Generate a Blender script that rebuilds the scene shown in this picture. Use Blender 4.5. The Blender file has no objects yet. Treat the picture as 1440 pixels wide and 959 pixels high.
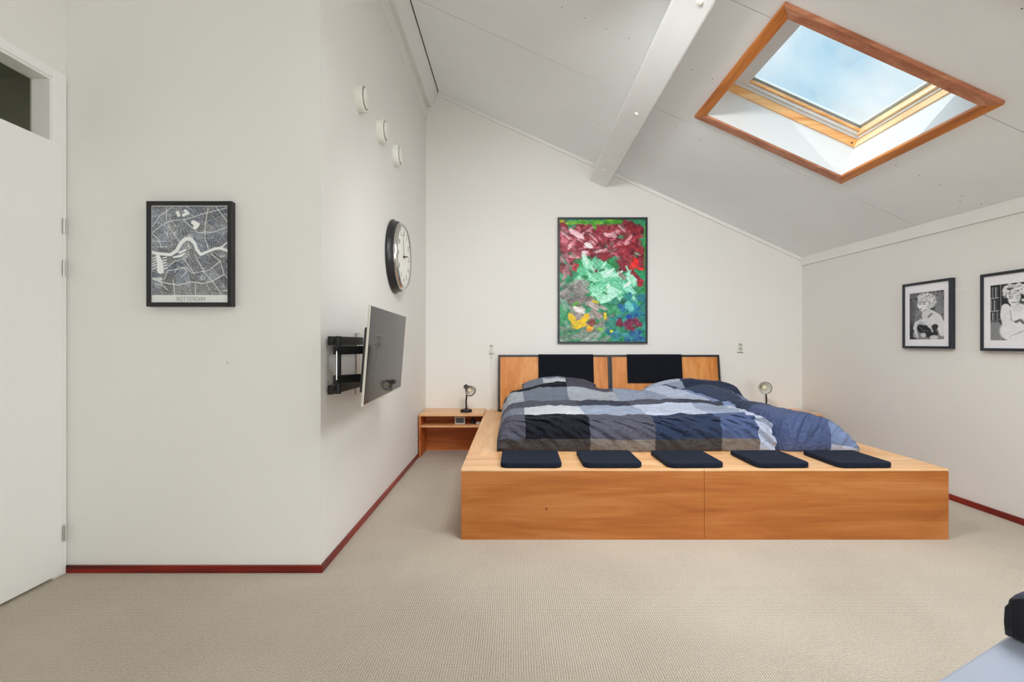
import bpy, bmesh, math, random
import numpy as np
from mathutils import Vector, Matrix, Euler

random.seed(7)
rng = np.random.default_rng(11)
SC = bpy.context.scene
COL = SC.collection
F, CX, CY, CAMZ = 700.0, 723.0, 482.5, 1.1
SLOPE = 0.453
CS, SN = 1/math.sqrt(1+SLOPE*SLOPE), SLOPE/math.sqrt(1+SLOPE*SLOPE)
def zceil(x): return 3.372 - SLOPE*x

# ------------------------------------------------------------------ colour + materials
def lin(c):
    c = c/255.0
    return c/12.92 if c <= 0.04045 else ((c+0.055)/1.055)**2.4
def C(r, g, b, k=1.25):
    return tuple(min(0.92, lin(v)*k) for v in (r, g, b)) + (1,)

class NT:
    def __init__(self, m):
        m.use_nodes = True
        self.t = m.node_tree
        self.n = self.t.nodes
        self.l = self.t.links
        self.b = self.n.get('Principled BSDF')
    def new(self, typ, **kw):
        nd = self.n.new(typ)
        for k, v in kw.items():
            if hasattr(nd, k) and not k[0].isupper():
                setattr(nd, k, v)
        return nd
    def link(self, a, b): self.l.new(a, b)

def mat(name, col, rough=0.6, spec=0.3, metal=0.0, bump=None, var=None, sheen=0.0, coat=0.0):
    """bump=(scale,strength); var=(scale,amount) brightness mottling"""
    m = bpy.data.materials.new(name)
    t = NT(m)
    b = t.b
    b.inputs['Base Color'].default_value = col
    b.inputs['Roughness'].default_value = rough
    b.inputs['Specular IOR Level'].default_value = spec
    b.inputs['Metallic'].default_value = metal
    if sheen: b.inputs['Sheen Weight'].default_value = sheen
    if coat:
        b.inputs['Coat Weight'].default_value = coat
        b.inputs['Coat Roughness'].default_value = 0.15
    tc = t.new('ShaderNodeTexCoord')
    if var:
        n = t.new('ShaderNodeTexNoise'); n.inputs['Scale'].default_value = var[0]; n.inputs['Detail'].default_value = 4
        t.link(tc.outputs['Object'], n.inputs['Vector'])
        r = t.new('ShaderNodeMapRange')
        r.inputs['From Min'].default_value = 0.3; r.inputs['From Max'].default_value = 0.7
        r.inputs['To Min'].default_value = 1-var[1]; r.inputs['To Max'].default_value = 1+var[1]
        t.link(n.outputs['Fac'], r.inputs['Value'])
        mx = t.new('ShaderNodeVectorMath', operation='SCALE')
        mx.inputs[0].default_value = col[:3]
        t.link(r.outputs['Result'], mx.inputs['Scale'])
        t.link(mx.outputs['Vector'], b.inputs['Base Color'])
    if bump:
        n2 = t.new('ShaderNodeTexNoise'); n2.inputs['Scale'].default_value = bump[0]; n2.inputs['Detail'].default_value = 3
        t.link(tc.outputs['Object'], n2.inputs['Vector'])
        bp = t.new('ShaderNodeBump'); bp.inputs['Strength'].default_value = bump[1]; bp.inputs['Distance'].default_value = 0.004
        t.link(n2.outputs['Fac'], bp.inputs['Height'])
        t.link(bp.outputs['Normal'], b.inputs['Normal'])
    return m

def wood(name, dark, mid, light, axis='X', scale=1.0, rough=0.42, spec=0.35, stretch=12.0, specks=False):
    m = bpy.data.materials.new(name)
    t = NT(m); b = t.b
    b.inputs['Roughness'].default_value = rough
    b.inputs['Specular IOR Level'].default_value = spec
    tc = t.new('ShaderNodeTexCoord')
    mp = t.new('ShaderNodeMapping')
    s = [stretch*scale]*3
    s['XYZ'.index(axis)] = 1.1*scale
    mp.inputs['Scale'].default_value = s
    t.link(tc.outputs['Object'], mp.inputs['Vector'])
    n = t.new('ShaderNodeTexNoise'); n.inputs['Scale'].default_value = 1.0; n.inputs['Detail'].default_value = 6
    n.inputs['Roughness'].default_value = 0.55; n.inputs['Distortion'].default_value = 0.9
    t.link(mp.outputs['Vector'], n.inputs['Vector'])
    mp2 = t.new('ShaderNodeMapping')
    s2 = [90*scale]*3; s2['XYZ'.index(axis)] = 2.5*scale
    mp2.inputs['Scale'].default_value = s2
    t.link(tc.outputs['Object'], mp2.inputs['Vector'])
    n2 = t.new('ShaderNodeTexNoise'); n2.inputs['Scale'].default_value = 1.0; n2.inputs['Detail'].default_value = 3
    t.link(mp2.outputs['Vector'], n2.inputs['Vector'])
    ad = t.new('ShaderNodeMath', operation='MULTIPLY_ADD')
    t.link(n2.outputs['Fac'], ad.inputs[0]); ad.inputs[1].default_value = 0.35
    t.link(n.outputs['Fac'], ad.inputs[2])
    r = t.new('ShaderNodeValToRGB')
    r.color_ramp.elements[0].position = 0.47; r.color_ramp.elements[0].color = dark
    r.color_ramp.elements[1].position = 0.88; r.color_ramp.elements[1].color = light
    e = r.color_ramp.elements.new(0.67); e.color = mid
    t.link(ad.outputs[0], r.inputs['Fac'])
    out = r.outputs['Color']
    if specks:
        v = t.new('ShaderNodeTexVoronoi'); v.inputs['Scale'].default_value = 5.5
        t.link(tc.outputs['Object'], v.inputs['Vector'])
        rr = t.new('ShaderNodeMapRange'); rr.inputs['From Min'].default_value = 0.025; rr.inputs['From Max'].default_value = 0.06
        rr.inputs['To Min'].default_value = 0.75; rr.inputs['To Max'].default_value = 0.0
        t.link(v.outputs['Distance'], rr.inputs['Value'])
        mx = t.new('ShaderNodeMix', data_type='RGBA')
        t.link(rr.outputs['Result'], mx.inputs[0]); t.link(out, mx.inputs[6])
        mx.inputs[7].default_value = (dark[0]*.35, dark[1]*.3, dark[2]*.3, 1)
        out = mx.outputs[2]
    t.link(out, b.inputs['Base Color'])
    return m

def fabric(name, col, rough=0.85, wr=0.35):
    m = bpy.data.materials.new(name)
    t = NT(m); b = t.b
    b.inputs['Roughness'].default_value = rough
    b.inputs['Specular IOR Level'].default_value = 0.1
    b.inputs['Sheen Weight'].default_value = 0.03
    tc = t.new('ShaderNodeTexCoord')
    n = t.new('ShaderNodeTexNoise'); n.inputs['Scale'].default_value = 260; n.inputs['Detail'].default_value = 2
    t.link(tc.outputs['Object'], n.inputs['Vector'])
    r = t.new('ShaderNodeMapRange'); r.inputs['To Min'].default_value = 0.86; r.inputs['To Max'].default_value = 1.14
    t.link(n.outputs['Fac'], r.inputs['Value'])
    mx = t.new('ShaderNodeVectorMath', operation='SCALE'); mx.inputs[0].default_value = col[:3]
    t.link(r.outputs['Result'], mx.inputs['Scale']); t.link(mx.outputs['Vector'], b.inputs['Base Color'])
    n2 = t.new('ShaderNodeTexNoise'); n2.inputs['Scale'].default_value = 22; n2.inputs['Detail'].default_value = 4
    n2.inputs['Distortion'].default_value = 1.2
    t.link(tc.outputs['Object'], n2.inputs['Vector'])
    bp = t.new('ShaderNodeBump'); bp.inputs['Strength'].default_value = wr; bp.inputs['Distance'].default_value = 0.02
    t.link(n2.outputs['Fac'], bp.inputs['Height']); t.link(bp.outputs['Normal'], b.inputs['Normal'])
    return m

def carpet_mat():
    m = bpy.data.materials.new('carpet_loops')
    t = NT(m); b = t.b
    b.inputs['Roughness'].default_value = 0.95; b.inputs['Specular IOR Level'].default_value = 0.05
    tc = t.new('ShaderNodeTexCoord')
    dis = t.new('ShaderNodeTexNoise'); dis.inputs['Scale'].default_value = 35
    t.link(tc.outputs['Object'], dis.inputs['Vector'])
    va = t.new('ShaderNodeVectorMath', operation='MULTIPLY_ADD')
    t.link(dis.outputs['Color'], va.inputs[0]); va.inputs[1].default_value = (0.006, 0.006, 0)
    t.link(tc.outputs['Object'], va.inputs[2])
    def wv(d, sc):
        w = t.new('ShaderNodeTexWave', bands_direction=d, wave_type='BANDS'); w.inputs['Scale'].default_value = sc
        w.inputs['Distortion'].default_value = 0.0
        t.link(va.outputs['Vector'], w.inputs['Vector']); return w
    wx, wy = wv('X', 36), wv('Y', 44)
    ml = t.new('ShaderNodeMath', operation='MULTIPLY'); t.link(wx.outputs['Fac'], ml.inputs[0]); t.link(wy.outputs['Fac'], ml.inputs[1])
    n = t.new('ShaderNodeTexNoise'); n.inputs['Scale'].default_value = 140; n.inputs['Detail'].default_value = 3
    t.link(tc.outputs['Object'], n.inputs['Vector'])
    nb = t.new('ShaderNodeTexNoise'); nb.inputs['Scale'].default_value = 1.6; nb.inputs['Detail'].default_value = 3
    t.link(tc.outputs['Object'], nb.inputs['Vector'])
    a = t.new('ShaderNodeMath', operation='MULTIPLY_ADD'); t.link(n.outputs['Fac'], a.inputs[0]); a.inputs[1].default_value = 0.55
    t.link(ml.outputs[0], a.inputs[2])
    a2 = t.new('ShaderNodeMath', operation='MULTIPLY_ADD'); t.link(nb.outputs['Fac'], a2.inputs[0]); a2.inputs[1].default_value = 0.35
    t.link(a.outputs[0], a2.inputs[2])
    r = t.new('ShaderNodeValToRGB')
    r.color_ramp.elements[0].position = 0.25; r.color_ramp.elements[0].color = C(128, 116, 101)
    r.color_ramp.elements[1].position = 1.3 if False else 1.0; r.color_ramp.elements[1].color = C(202, 194, 182)
    e = r.color_ramp.elements.new(0.62); e.color = C(174, 164, 150)
    t.link(a2.outputs[0], r.inputs['Fac']); t.link(r.outputs['Color'], b.inputs['Base Color'])
    bp = t.new('ShaderNodeBump'); bp.inputs['Strength'].default_value = 0.5; bp.inputs['Distance'].default_value = 0.004
    t.link(a.outputs[0], bp.inputs['Height']); t.link(bp.outputs['Normal'], b.inputs['Normal'])
    return m

def glass_mat(name, tint=(0.95, 0.98, 0.98, 1), refl=0.06):
    m = bpy.data.materials.new(name); m.use_nodes = True
    nt = m.node_tree; nt.nodes.clear()
    o = nt.nodes.new('ShaderNodeOutputMaterial'); tr = nt.nodes.new('ShaderNodeBsdfTransparent'); tr.inputs[0].default_value = tint
    g = nt.nodes.new('ShaderNodeBsdfGlossy'); g.inputs['Roughness'].default_value = 0.02
    fr = nt.nodes.new('ShaderNodeFresnel'); ge = nt.nodes.new('ShaderNodeNewGeometry')
    mr = nt.nodes.new('ShaderNodeMapRange'); mr.inputs['To Min'].default_value = 1.3; mr.inputs['To Max'].default_value = 1/1.3
    nt.links.new(ge.outputs['Backfacing'], mr.inputs['Value']); nt.links.new(mr.outputs['Result'], fr.inputs['IOR'])
    mx = nt.nodes.new('ShaderNodeMixShader')
    nt.links.new(fr.outputs[0], mx.inputs[0]); nt.links.new(tr.outputs[0], mx.inputs[1]); nt.links.new(g.outputs[0], mx.inputs[2])
    nt.links.new(mx.outputs[0], o.inputs[0])
    return m

def vcol_mat(name, rough=0.5, spec=0.25):
    m = bpy.data.materials.new(name)
    t = NT(m)
    a = t.new('ShaderNodeAttribute'); a.attribute_name = 'Col'
    t.link(a.outputs['Color'], t.b.inputs['Base Color'])
    t.b.inputs['Roughness'].default_value = rough; t.b.inputs['Specular IOR Level'].default_value = spec
    return m

M = {}
M['wall'] = mat('wall_paint', (0.82, 0.805, 0.77, 1), 0.9, 0.15, bump=(90, 0.12), var=(1.2, 0.012))
M['ceil'] = mat('ceiling_board', (0.88, 0.90, 0.90, 1), 0.8, 0.2, bump=(60, 0.1), var=(1.5, 0.02))
M['white_trim'] = mat('white_trim_paint', (0.84, 0.83, 0.80, 1), 0.55, 0.3, var=(3, 0.015))
M['white'] = mat('white_lacquer', (0.88, 0.88, 0.86, 1), 0.45, 0.35, var=(2, 0.01))
M['beam'] = mat('beam_paint', (0.84, 0.85, 0.85, 1), 0.25, 0.5, var=(4, 0.02))
M['gap'] = mat('joint_gap', (0.07, 0.068, 0.06, 1), 0.9, 0.1)
M['nail'] = mat('nail_head', (0.1, 0.1, 0.1, 1), 0.6, 0.3)
M['carpet'] = carpet_mat()
M['mahog'] = wood('mahogany_stain', C(60, 12, 8), C(112, 24, 14), C(140, 38, 24), 'Y', 1.0, 0.35, 0.4)
M['mahogx'] = wood('mahogany_stain_across', C(60, 12, 8), C(112, 24, 14), C(140, 38, 24), 'X', 1.0, 0.35, 0.4)
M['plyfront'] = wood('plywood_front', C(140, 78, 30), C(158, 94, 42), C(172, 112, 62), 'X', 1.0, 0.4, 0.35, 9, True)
M['plytop'] = wood('plywood_top_lit', C(196, 144, 96), C(214, 166, 118), C(228, 186, 144), 'X', 1.0, 0.35, 0.45, 9)  # tops lighter than the front: light from above put into the colour
M['plytopy_lit'] = wood('plywood_top_lit_lengthwise', C(196, 144, 96), C(214, 164, 114), C(226, 182, 138), 'Y', 1.0, 0.35, 0.45, 9)  # same lit tone in the colour, grain running lengthwise
M['plyedge'] = wood('plywood_edge', C(150, 96, 60), C(190, 130, 90), C(208, 158, 120), 'X', 2.0, 0.6, 0.2, 30)
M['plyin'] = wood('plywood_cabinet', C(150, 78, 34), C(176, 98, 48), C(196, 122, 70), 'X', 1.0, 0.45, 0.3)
M['plyhead'] = wood('headboard_veneer', C(176, 104, 44), C(196, 124, 60), C(208, 146, 84), 'Z', 1.0, 0.4, 0.35, 8)
M['skytrim'] = wood('skylight_trim_oak', C(146, 80, 28), C(178, 106, 44), C(196, 130, 70), 'Y', 1.2, 0.4, 0.4)
M['skytrimx'] = wood('skylight_trim_oak_across', C(136, 80, 52), C(166, 106, 76), C(186, 134, 104), 'X', 1.2, 0.4, 0.4)
M['pinex'] = wood('pine_frame_across', C(190, 122, 66), C(214, 156, 96), C(226, 178, 124), 'X', 1.0, 0.4, 0.35)
M['piney'] = wood('pine_frame_lengthwise', C(206, 156, 104), C(226, 188, 142), C(238, 210, 172), 'Y', 1.0, 0.4, 0.35)
M['shaft'] = mat('skylight_shaft_white', (0.74, 0.73, 0.72, 1), 0.6, 0.25)
M['alu'] = mat('grey_sash_cladding', C(205, 206, 206), 0.4, 0.4)
M['black'] = mat('black_lacquer', (0.012, 0.012, 0.014, 1), 0.4, 0.45, bump=(200, 0.05))
M['blackframe'] = mat('black_frame_wood', (0.018, 0.018, 0.02, 1), 0.45, 0.4)
M['navyframe'] = mat('dark_navy_frame', (0.022, 0.026, 0.034, 1), 0.45, 0.4)
M['pad'] = fabric('black_headboard_pad', (0.006, 0.007, 0.012, 1), 0.75, 0.12)
M['cushion'] = fabric('navy_seat_pad', (0.010, 0.0145, 0.029, 1), 0.8, 0.15)
M['matte_black'] = mat('matte_black_metal', (0.014, 0.014, 0.015, 1), 0.5, 0.4)
M['plastic_black'] = mat('black_plastic', (0.02, 0.02, 0.022, 1), 0.35, 0.5)
M['chrome'] = mat('chrome', (0.75, 0.74, 0.72, 1), 0.14, 0.5, 1.0)
M['steel'] = mat('brushed_steel', (0.55, 0.54, 0.52, 1), 0.32, 0.5, 1.0, bump=(300, 0.1))
M['alu_bright'] = mat('polished_reflector', (0.86, 0.86, 0.85, 1), 0.3, 0.5, 0.55)
M['plastic_white'] = mat('white_plastic', C(212, 211, 203), 0.35, 0.4)
M['socket_dark'] = mat('socket_shadow', (0.12, 0.12, 0.11, 1), 0.5, 0.3)  # dark tone for painted socket shade, also the gadget slot
M['socket_well'] = mat('socket_well', C(188, 187, 180), 0.4, 0.4)
M['screen'] = mat('tv_glass', (0.008, 0.0085, 0.009, 1), 0.05, 0.22)
M['bulb'] = mat('pearl_bulb', C(226, 214, 186), 0.25, 0.5)
M['screen'].node_tree.nodes['Principled BSDF'].inputs['IOR'].default_value = 1.28
M['dial'] = mat('clock_dial', C(222, 221, 214), 0.5, 0.3)
M['ink'] = mat('clock_ink', (0.03, 0.03, 0.03, 1), 0.6, 0.2)
M['letter'] = mat('map_lettering', C(120, 124, 122), 0.7, 0.1)
M['mount_paper'] = mat('picture_mount', C(216, 216, 220), 0.8, 0.15)
M['art'] = vcol_mat('acrylic_paint', 0.45, 0.3)
M['print'] = vcol_mat('printed_paper', 0.5, 0.25)
M['glass'] = glass_mat('window_glass')
M['darkglass'] = glass_mat('transom_glass', (0.84, 0.84, 0.80, 1))
M['desk'] = mat('desk_laminate', C(178, 187, 208, 1.0), 0.3, 0.4)
M['case'] = mat('case_nylon', (0.012, 0.012, 0.02, 1), 0.7, 0.25, bump=(400, 0.2), sheen=0.2)
M['case_side'] = mat('case_navy', (0.03, 0.035, 0.08, 1), 0.45, 0.4)
M['lcd'] = mat('clock_face_grey', C(84, 100, 112, 1.0), 0.3, 0.4)
M['silver'] = mat('silver_plastic', C(186, 182, 172), 0.35, 0.5)
M['hall'] = mat('hall_paint', C(150, 148, 132), 0.9, 0.1)

# ------------------------------------------------------------------ mesh helpers
def V(*a): return Vector(a)

def bm_box(x0, x1, y0, y1, z0, z1, bev=0.0, seg=2, bm=None):
    own = bm is None
    b2 = bmesh.new()
    bmesh.ops.create_cube(b2, size=1.0)
    for v in b2.verts:
        v.co = V((x0+x1)/2 + v.co.x*(x1-x0), (y0+y1)/2 + v.co.y*(y1-y0), (z0+z1)/2 + v.co.z*(z1-z0))
    if bev:
        bmesh.ops.bevel(b2, geom=list(b2.edges), offset=bev, segments=seg, profile=0.5, affect='EDGES')
    if own: return b2
    join(bm, b2); return bm

def join(bm, other, mtx=None, mi=None):
    if mtx is not None:
        bmesh.ops.transform(other, matrix=mtx, verts=other.verts)
    mp = {}
    for v in other.verts: mp[v] = bm.verts.new(v.co)
    for f in other.faces:
        try:
            nf = bm.faces.new([mp[v] for v in f.verts]); nf.smooth = f.smooth
            nf.material_index = f.material_index if mi is None else mi
        except ValueError: pass
    other.free()
    return bm

def xf(bm, mtx):
    bmesh.ops.transform(bm, matrix=mtx, verts=bm.verts); return bm

def bm_prism(pts, vec, bev=0.0):
    """closed prism of a planar polygon (list of 3-D points) extruded by vec"""
    bm = bmesh.new()
    a = [bm.verts.new(Vector(p)) for p in pts]
    b = [bm.verts.new(Vector(p)+Vector(vec)) for p in pts]
    n = len(pts)
    bm.faces.new(a); bm.faces.new(list(reversed(b)))
    for i in range(n): bm.faces.new([a[i], b[i], b[(i+1) % n], a[(i+1) % n]][::-1])
    bmesh.ops.recalc_face_normals(bm, faces=bm.faces)
    if bev: bmesh.ops.bevel(bm, geom=list(bm.edges), offset=bev, segments=2, profile=0.5, affect='EDGES')
    return bm

def bm_lathe(prof, seg=48, mtx=None, caps=True):
    """profile [(r, h)...] about local Z"""
    bm = bmesh.new(); rings = []
    for r, h in prof:
        if r < 1e-6: rings.append([bm.verts.new((0, 0, h))])
        else: rings.append([bm.verts.new((r*math.cos(2*math.pi*i/seg), r*math.sin(2*math.pi*i/seg), h)) for i in range(seg)])
    for a, b in zip(rings, rings[1:]):
        for i in range(seg):
            j = (i+1) % seg
            if len(a) == 1 and len(b) == 1: continue
            if len(a) == 1: f = bm.faces.new([a[0], b[j], b[i]])
            elif len(b) == 1: f = bm.faces.new([a[i], a[j], b[0]])
            else: f = bm.faces.new([a[i], a[j], b[j], b[i]])
            f.smooth = True
    bmesh.ops.recalc_face_normals(bm, faces=bm.faces)
    for e in bm.edges:
        if len(e.link_faces) == 2 and e.calc_face_angle(0) > math.radians(38): e.smooth = False
    if mtx is not None: xf(bm, mtx)
    return bm

def bm_tube(pts, r, seg=10, caps=True):
    pts = [Vector(p) for p in pts]; bm = bmesh.new(); rings = []
    up = V(0, 0, 1)
    prev = None
    for i, p in enumerate(pts):
        d = (pts[min(i+1, len(pts)-1)] - pts[max(i-1, 0)]).normalized()
        if prev is None:
            ref = up if abs(d.dot(up)) < 0.9 else V(1, 0, 0)
            s = d.cross(ref).normalized()
        else:
            s = (prev - d*prev.dot(d)).normalized()
        prev = s; t = d.cross(s)
        rr = r[i] if isinstance(r, (list, tuple)) else r
        rings.append([bm.verts.new(p + s*rr*math.cos(2*math.pi*k/seg) + t*rr*math.sin(2*math.pi*k/seg)) for k in range(seg)])
    for a, b in zip(rings, rings[1:]):
        for k in range(seg):
            f = bm.faces.new([a[k], a[(k+1) % seg], b[(k+1) % seg], b[k]]); f.smooth = True
    bm.faces.new(list(reversed(rings[0]))); bm.faces.new(rings[-1])
    bmesh.ops.recalc_face_normals(bm, faces=bm.faces)
    return bm

def axis_mtx(origin, zdir, up=(0, 0, 1)):
    z = Vector(zdir).normalized(); u = Vector(up)
    if abs(z.dot(u)) > 0.95: u = V(0, 1, 0)
    x = u.cross(z).normalized(); y = z.cross(x)
    m = Matrix((x, y, z)).transposed().to_4x4(); m.translation = Vector(origin)
    return m

def obj(name, bm, material, parent=None, base=None, smooth=False):
    if base is not None: bmesh.ops.translate(bm, vec=-Vector(base), verts=bm.verts)
    me = bpy.data.meshes.new(name)
    if smooth:
        for f in bm.faces: f.smooth = True
    bm.to_mesh(me); bm.free()
    for m_ in (material if isinstance(material, (list, tuple)) else [material]): me.materials.append(m_)
    o = bpy.data.objects.new(name, me); COL.objects.link(o)
    if parent is not None: o.parent = parent
    return o

class Thing:
    def __init__(self, name, label, cat, loc, group=None, kind=None):
        o = bpy.data.objects.new(name, None); COL.objects.link(o)
        o.empty_display_size = 0.05
        o.location = loc; o['label'] = label; o['category'] = cat
        if group: o['group'] = group
        if kind: o['kind'] = kind
        self.o, self.loc = o, Vector(loc)
    def part(self, name, bm, material, label=None, smooth=False):
        p = obj(name, bm, material, self.o, self.loc, smooth)
        if label: p['label'] = label
        return p
    def sub(self, parent, name, bm, material, label=None, smooth=False):
        p = obj(name, bm, material, parent, self.loc, smooth)
        if label: p['label'] = label
        return p

def single(name, bm, material, label, cat, base, group=None, kind=None, smooth=False):
    o = obj(name, bm, material, None, base, smooth); o.location = base
    o['label'] = label; o['category'] = cat
    if group: o['group'] = group
    if kind: o['kind'] = kind
    return o
def struct(name, bm, material, label, cat):
    return single(name, bm, material, label, cat, (0, 0, 0), kind='structure')

# ------------------------------------------------------------------ numpy noise
def vnoise(x, y, seed=0):
    xi, yi = np.floor(x).astype(np.int64), np.floor(y).astype(np.int64)
    xf_, yf = x-xi, y-yi
    def h(a, b):
        n = (a*374761393 + b*668265263 + seed*974634777) & 0x7fffffff
        n = ((n ^ (n >> 13))*1274126177) & 0x7fffffff
        return ((n ^ (n >> 16)) & 0xffff)/65535.0
    u, v = xf_*xf_*(3-2*xf_), yf*yf*(3-2*yf)
    return (h(xi, yi)*(1-u)+h(xi+1, yi)*u)*(1-v) + (h(xi, yi+1)*(1-u)+h(xi+1, yi+1)*u)*v
def fbm(x, y, o=4, seed=0):
    s, a, t = 0, 0.5, 0
    for i in range(o):
        s = s + a*vnoise(x*2**i, y*2**i, seed+i*17); t += a; a *= 0.5
    return s/t

def art_panel(name, img, origin, du, dv, material, thing, label=None):
    """img[h,w,3] in 0..255 sRGB; origin = top-left corner, du/dv = world vectors along width / downwards"""
    h, w = img.shape[:2]
    gx, gy = np.meshgrid(np.linspace(0, 1, w), np.linspace(0, 1, h))
    o, a, b = (np.array(v, float) for v in (Vector(origin)-thing.loc, du, dv))
    co = o + gx[..., None]*a + gy[..., None]*b
    idx = np.arange(h*w).reshape(h, w)
    quads = np.stack([idx[:-1, :-1], idx[1:, :-1], idx[1:, 1:], idx[:-1, 1:]], -1).reshape(-1, 4)
    me = bpy.data.meshes.new(name)
    me.from_pydata(co.reshape(-1, 3).tolist(), [], quads.tolist())
    c = np.clip(img/255.0, 0, 1)
    c = np.where(c <= 0.04045, c/12.92, ((c+0.055)/1.055)**2.4)*1.2
    rgba = np.concatenate([np.clip(c, 0, 0.95).reshape(-1, 3), np.ones((h*w, 1))], 1)
    at = me.color_attributes.new('Col', 'FLOAT_COLOR', 'POINT')
    at.data.foreach_set('color', rgba.astype(np.float32).ravel())
    me.materials.append(material)
    ob = bpy.data.objects.new(name, me); COL.objects.link(ob); ob.parent = thing.o
    if label: ob['label'] = label
    return ob

def frame_ring(x0, x1, z0, z1, bw, y0, y1, bev=0.0):
    """picture-frame ring facing -Y (y0 front, y1 back)"""
    bm = bmesh.new()
    def ring(y, i): return [bm.verts.new(p) for p in ((x0+i, y, z0+i), (x1-i, y, z0+i), (x1-i, y, z1-i), (x0+i, y, z1-i))]
    of, inf_, ob, inb = ring(y0, 0), ring(y0, bw), ring(y1, 0), ring(y1, bw)
    for i in range(4):
        j = (i+1) % 4
        bm.faces.new([of[i], of[j], inf_[j], inf_[i]])
        bm.faces.new([of[j], of[i], ob[i], ob[j]])
        bm.faces.new([inf_[i], inf_[j], inb[j], inb[i]])
        bm.faces.new([ob[i], inb[i], inb[j], ob[j]])
    bmesh.ops.recalc_face_normals(bm, faces=bm.faces)
    if bev: bmesh.ops.bevel(bm, geom=list(bm.edges), offset=bev, segments=1, affect='EDGES')
    return bm

def text_bm(txt, size, mtx, depth=0.0006, offset=0.0):
    cu = bpy.data.curves.new('t', 'FONT'); cu.body = txt; cu.size = size; cu.align_x = 'CENTER'; cu.align_y = 'CENTER'
    cu.extrude = depth; cu.offset = offset; cu.resolution_u = 3
    o = bpy.data.objects.new('t', cu); COL.objects.link(o)
    dg = bpy.context.evaluated_depsgraph_get(); dg.update()
    me = bpy.data.meshes.new_from_object(o.evaluated_get(dg))
    bm = bmesh.new(); bm.from_mesh(me)
    bpy.data.objects.remove(o); bpy.data.curves.remove(cu); bpy.data.meshes.remove(me)
    xf(bm, mtx); return bm

# ================================================================== ROOM SHELL
YB, YF = 5.245, -4.2          # back wall, wall behind the camera
XL, XA = -0.93, -2.155        # tv wall, door wall
YA = 2.392                    # wall carrying the map
def xr(y): return 3.035 + 0.02*(YB-y)

struct('floor', bm_box(-3.4, 3.5, YF-0.1, YB+0.1, -0.1, 0.0), M['carpet'], 'beige loop pile carpet covering the whole bedroom floor', 'floor')
def gable(y0, y1):
    return bm_prism([(XA-0.1, y0, 0), (3.30, y0, 0), (3.30, y0, zceil(3.30)+0.05), (-0.90, y0, zceil(-0.90)+0.05), (XA-0.1, y0, 3.83)], (0, y1-y0, 0))
struct('wall_back', gable(YB, YB+0.1), M['wall'], 'off-white wall behind the bed headboards', 'wall')
struct('wall_left', bm_box(XL-0.1, XL, YA, YB, 0, 3.9), M['wall'], 'white side wall carrying clock, vents and television', 'wall')
struct('wall_alcove', bm_box(XA-0.1, XL-0.1, YA, YA+0.1, 0, 3.9), M['wall'], 'beige wall with the framed map beside the door', 'wall')
struct('wall_right', bm_prism([(xr(YB), YB, 0), (xr(YF), YF, 0), (xr(YF)+0.1, YF, 0), (xr(YB)+0.1, YB, 0)], (0, 0, 1.99)), M['wall'],
       'low off-white wall under the sloping ceiling with two portraits', 'wall')
# wall behind the camera with a wide window
bm = bmesh.new()
wx0, wx1, wz0, wz1 = 0.3, 3.0, 0.35, 1.90
for a in ((-2.3, wx0, 0, 3.25), (wx1, 3.3, 0, 2.0), (wx0, wx1, 0, wz0), (wx0, wx1, wz1, 2.05)):
    join(bm, bm_box(a[0], a[1], YF-0.1, YF, a[2], a[3]))
join(bm, bm_prism([(-2.3, YF-0.1, 3.25), (wx0, YF-0.1, 3.25), (-0.90, YF-0.1, 3.81), (-2.3, YF-0.1, 3.82)], (0, 0.1, 0)))
join(bm, bm_prism([(wx0, YF-0.1, 2.05), (wx1, YF-0.1, 2.05), (wx0, YF-0.1, zceil(wx0)+0.03)], (0, 0.1, 0)))
struct('wall_front', bm, M['wall'], 'off-white wall with a wide window behind the viewer', 'wall')
win3 = Thing('window_3', 'wide white framed window behind the viewer', 'window', (0, YF, wz0), kind='structure')
bm = frame_ring(wx0, wx1, wz0, wz1, 0.06, YF-0.07, YF-0.03)
xm = (wx0+wx1)/2
join(bm, bm_box(xm-0.03, xm+0.03, YF-0.07, YF-0.03, wz0+0.05, wz1-0.05))
win3.part('window_frame', bm, M['white'])
win3.part('window_pane', bm_box(wx0+0.05, wx1-0.05, YF-0.052, YF-0.047, wz0+0.05, wz1-0.05), M['glass'])

# door wall (x = XA) with door + transom opening
DY0, DY1 = 1.40, 2.352
bm = bmesh.new()
join(bm, bm_box(XA-0.1, XA, YF, DY0-0.03, 0, 3.9)); join(bm, bm_box(XA-0.1, XA, DY1+0.03, YA+0.1, 0, 3.9))
join(bm, bm_box(XA-0.1, XA, DY0-0.03, DY1+0.03, 2.37, 3.9))
struct('wall_door', bm, M['wall'], 'off-white wall around the white door on the far left', 'wall')
door = Thing('door_1', 'plain white flush door with a glazed transom above it', 'door', (XA, (DY0+DY1)/2, 0), kind='structure')
bm = bmesh.new()     # frame: jambs, head, transom bar
for (a, b_, c, d) in ((DY0-0.03, DY0+0.035, 0, 2.38), (DY1-0.035, DY1+0.032, 0, 2.38), (DY0+0.035, DY1-0.035, 2.335, 2.38), (DY0+0.035, DY1-0.035, 1.98, 2.022)):
    join(bm, bm_box(XA-0.1, XA+0.012, a, b_, c, d, 0.002, 1))
door.part('door_frame', bm, M['white'])
bm = bmesh.new()     # glazing bead just inside the opening
for (a, b_, c, d) in ((DY0+0.035, DY0+0.047, 2.022, 2.335), (DY1-0.047, DY1-0.035, 2.022, 2.335), (DY0+0.047, DY1-0.047, 2.323, 2.335)):
    join(bm, bm_box(XA-0.085, XA+0.004, a, b_, c, d))
door.part('glazing_bead', bm, M['white_trim'])
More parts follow.
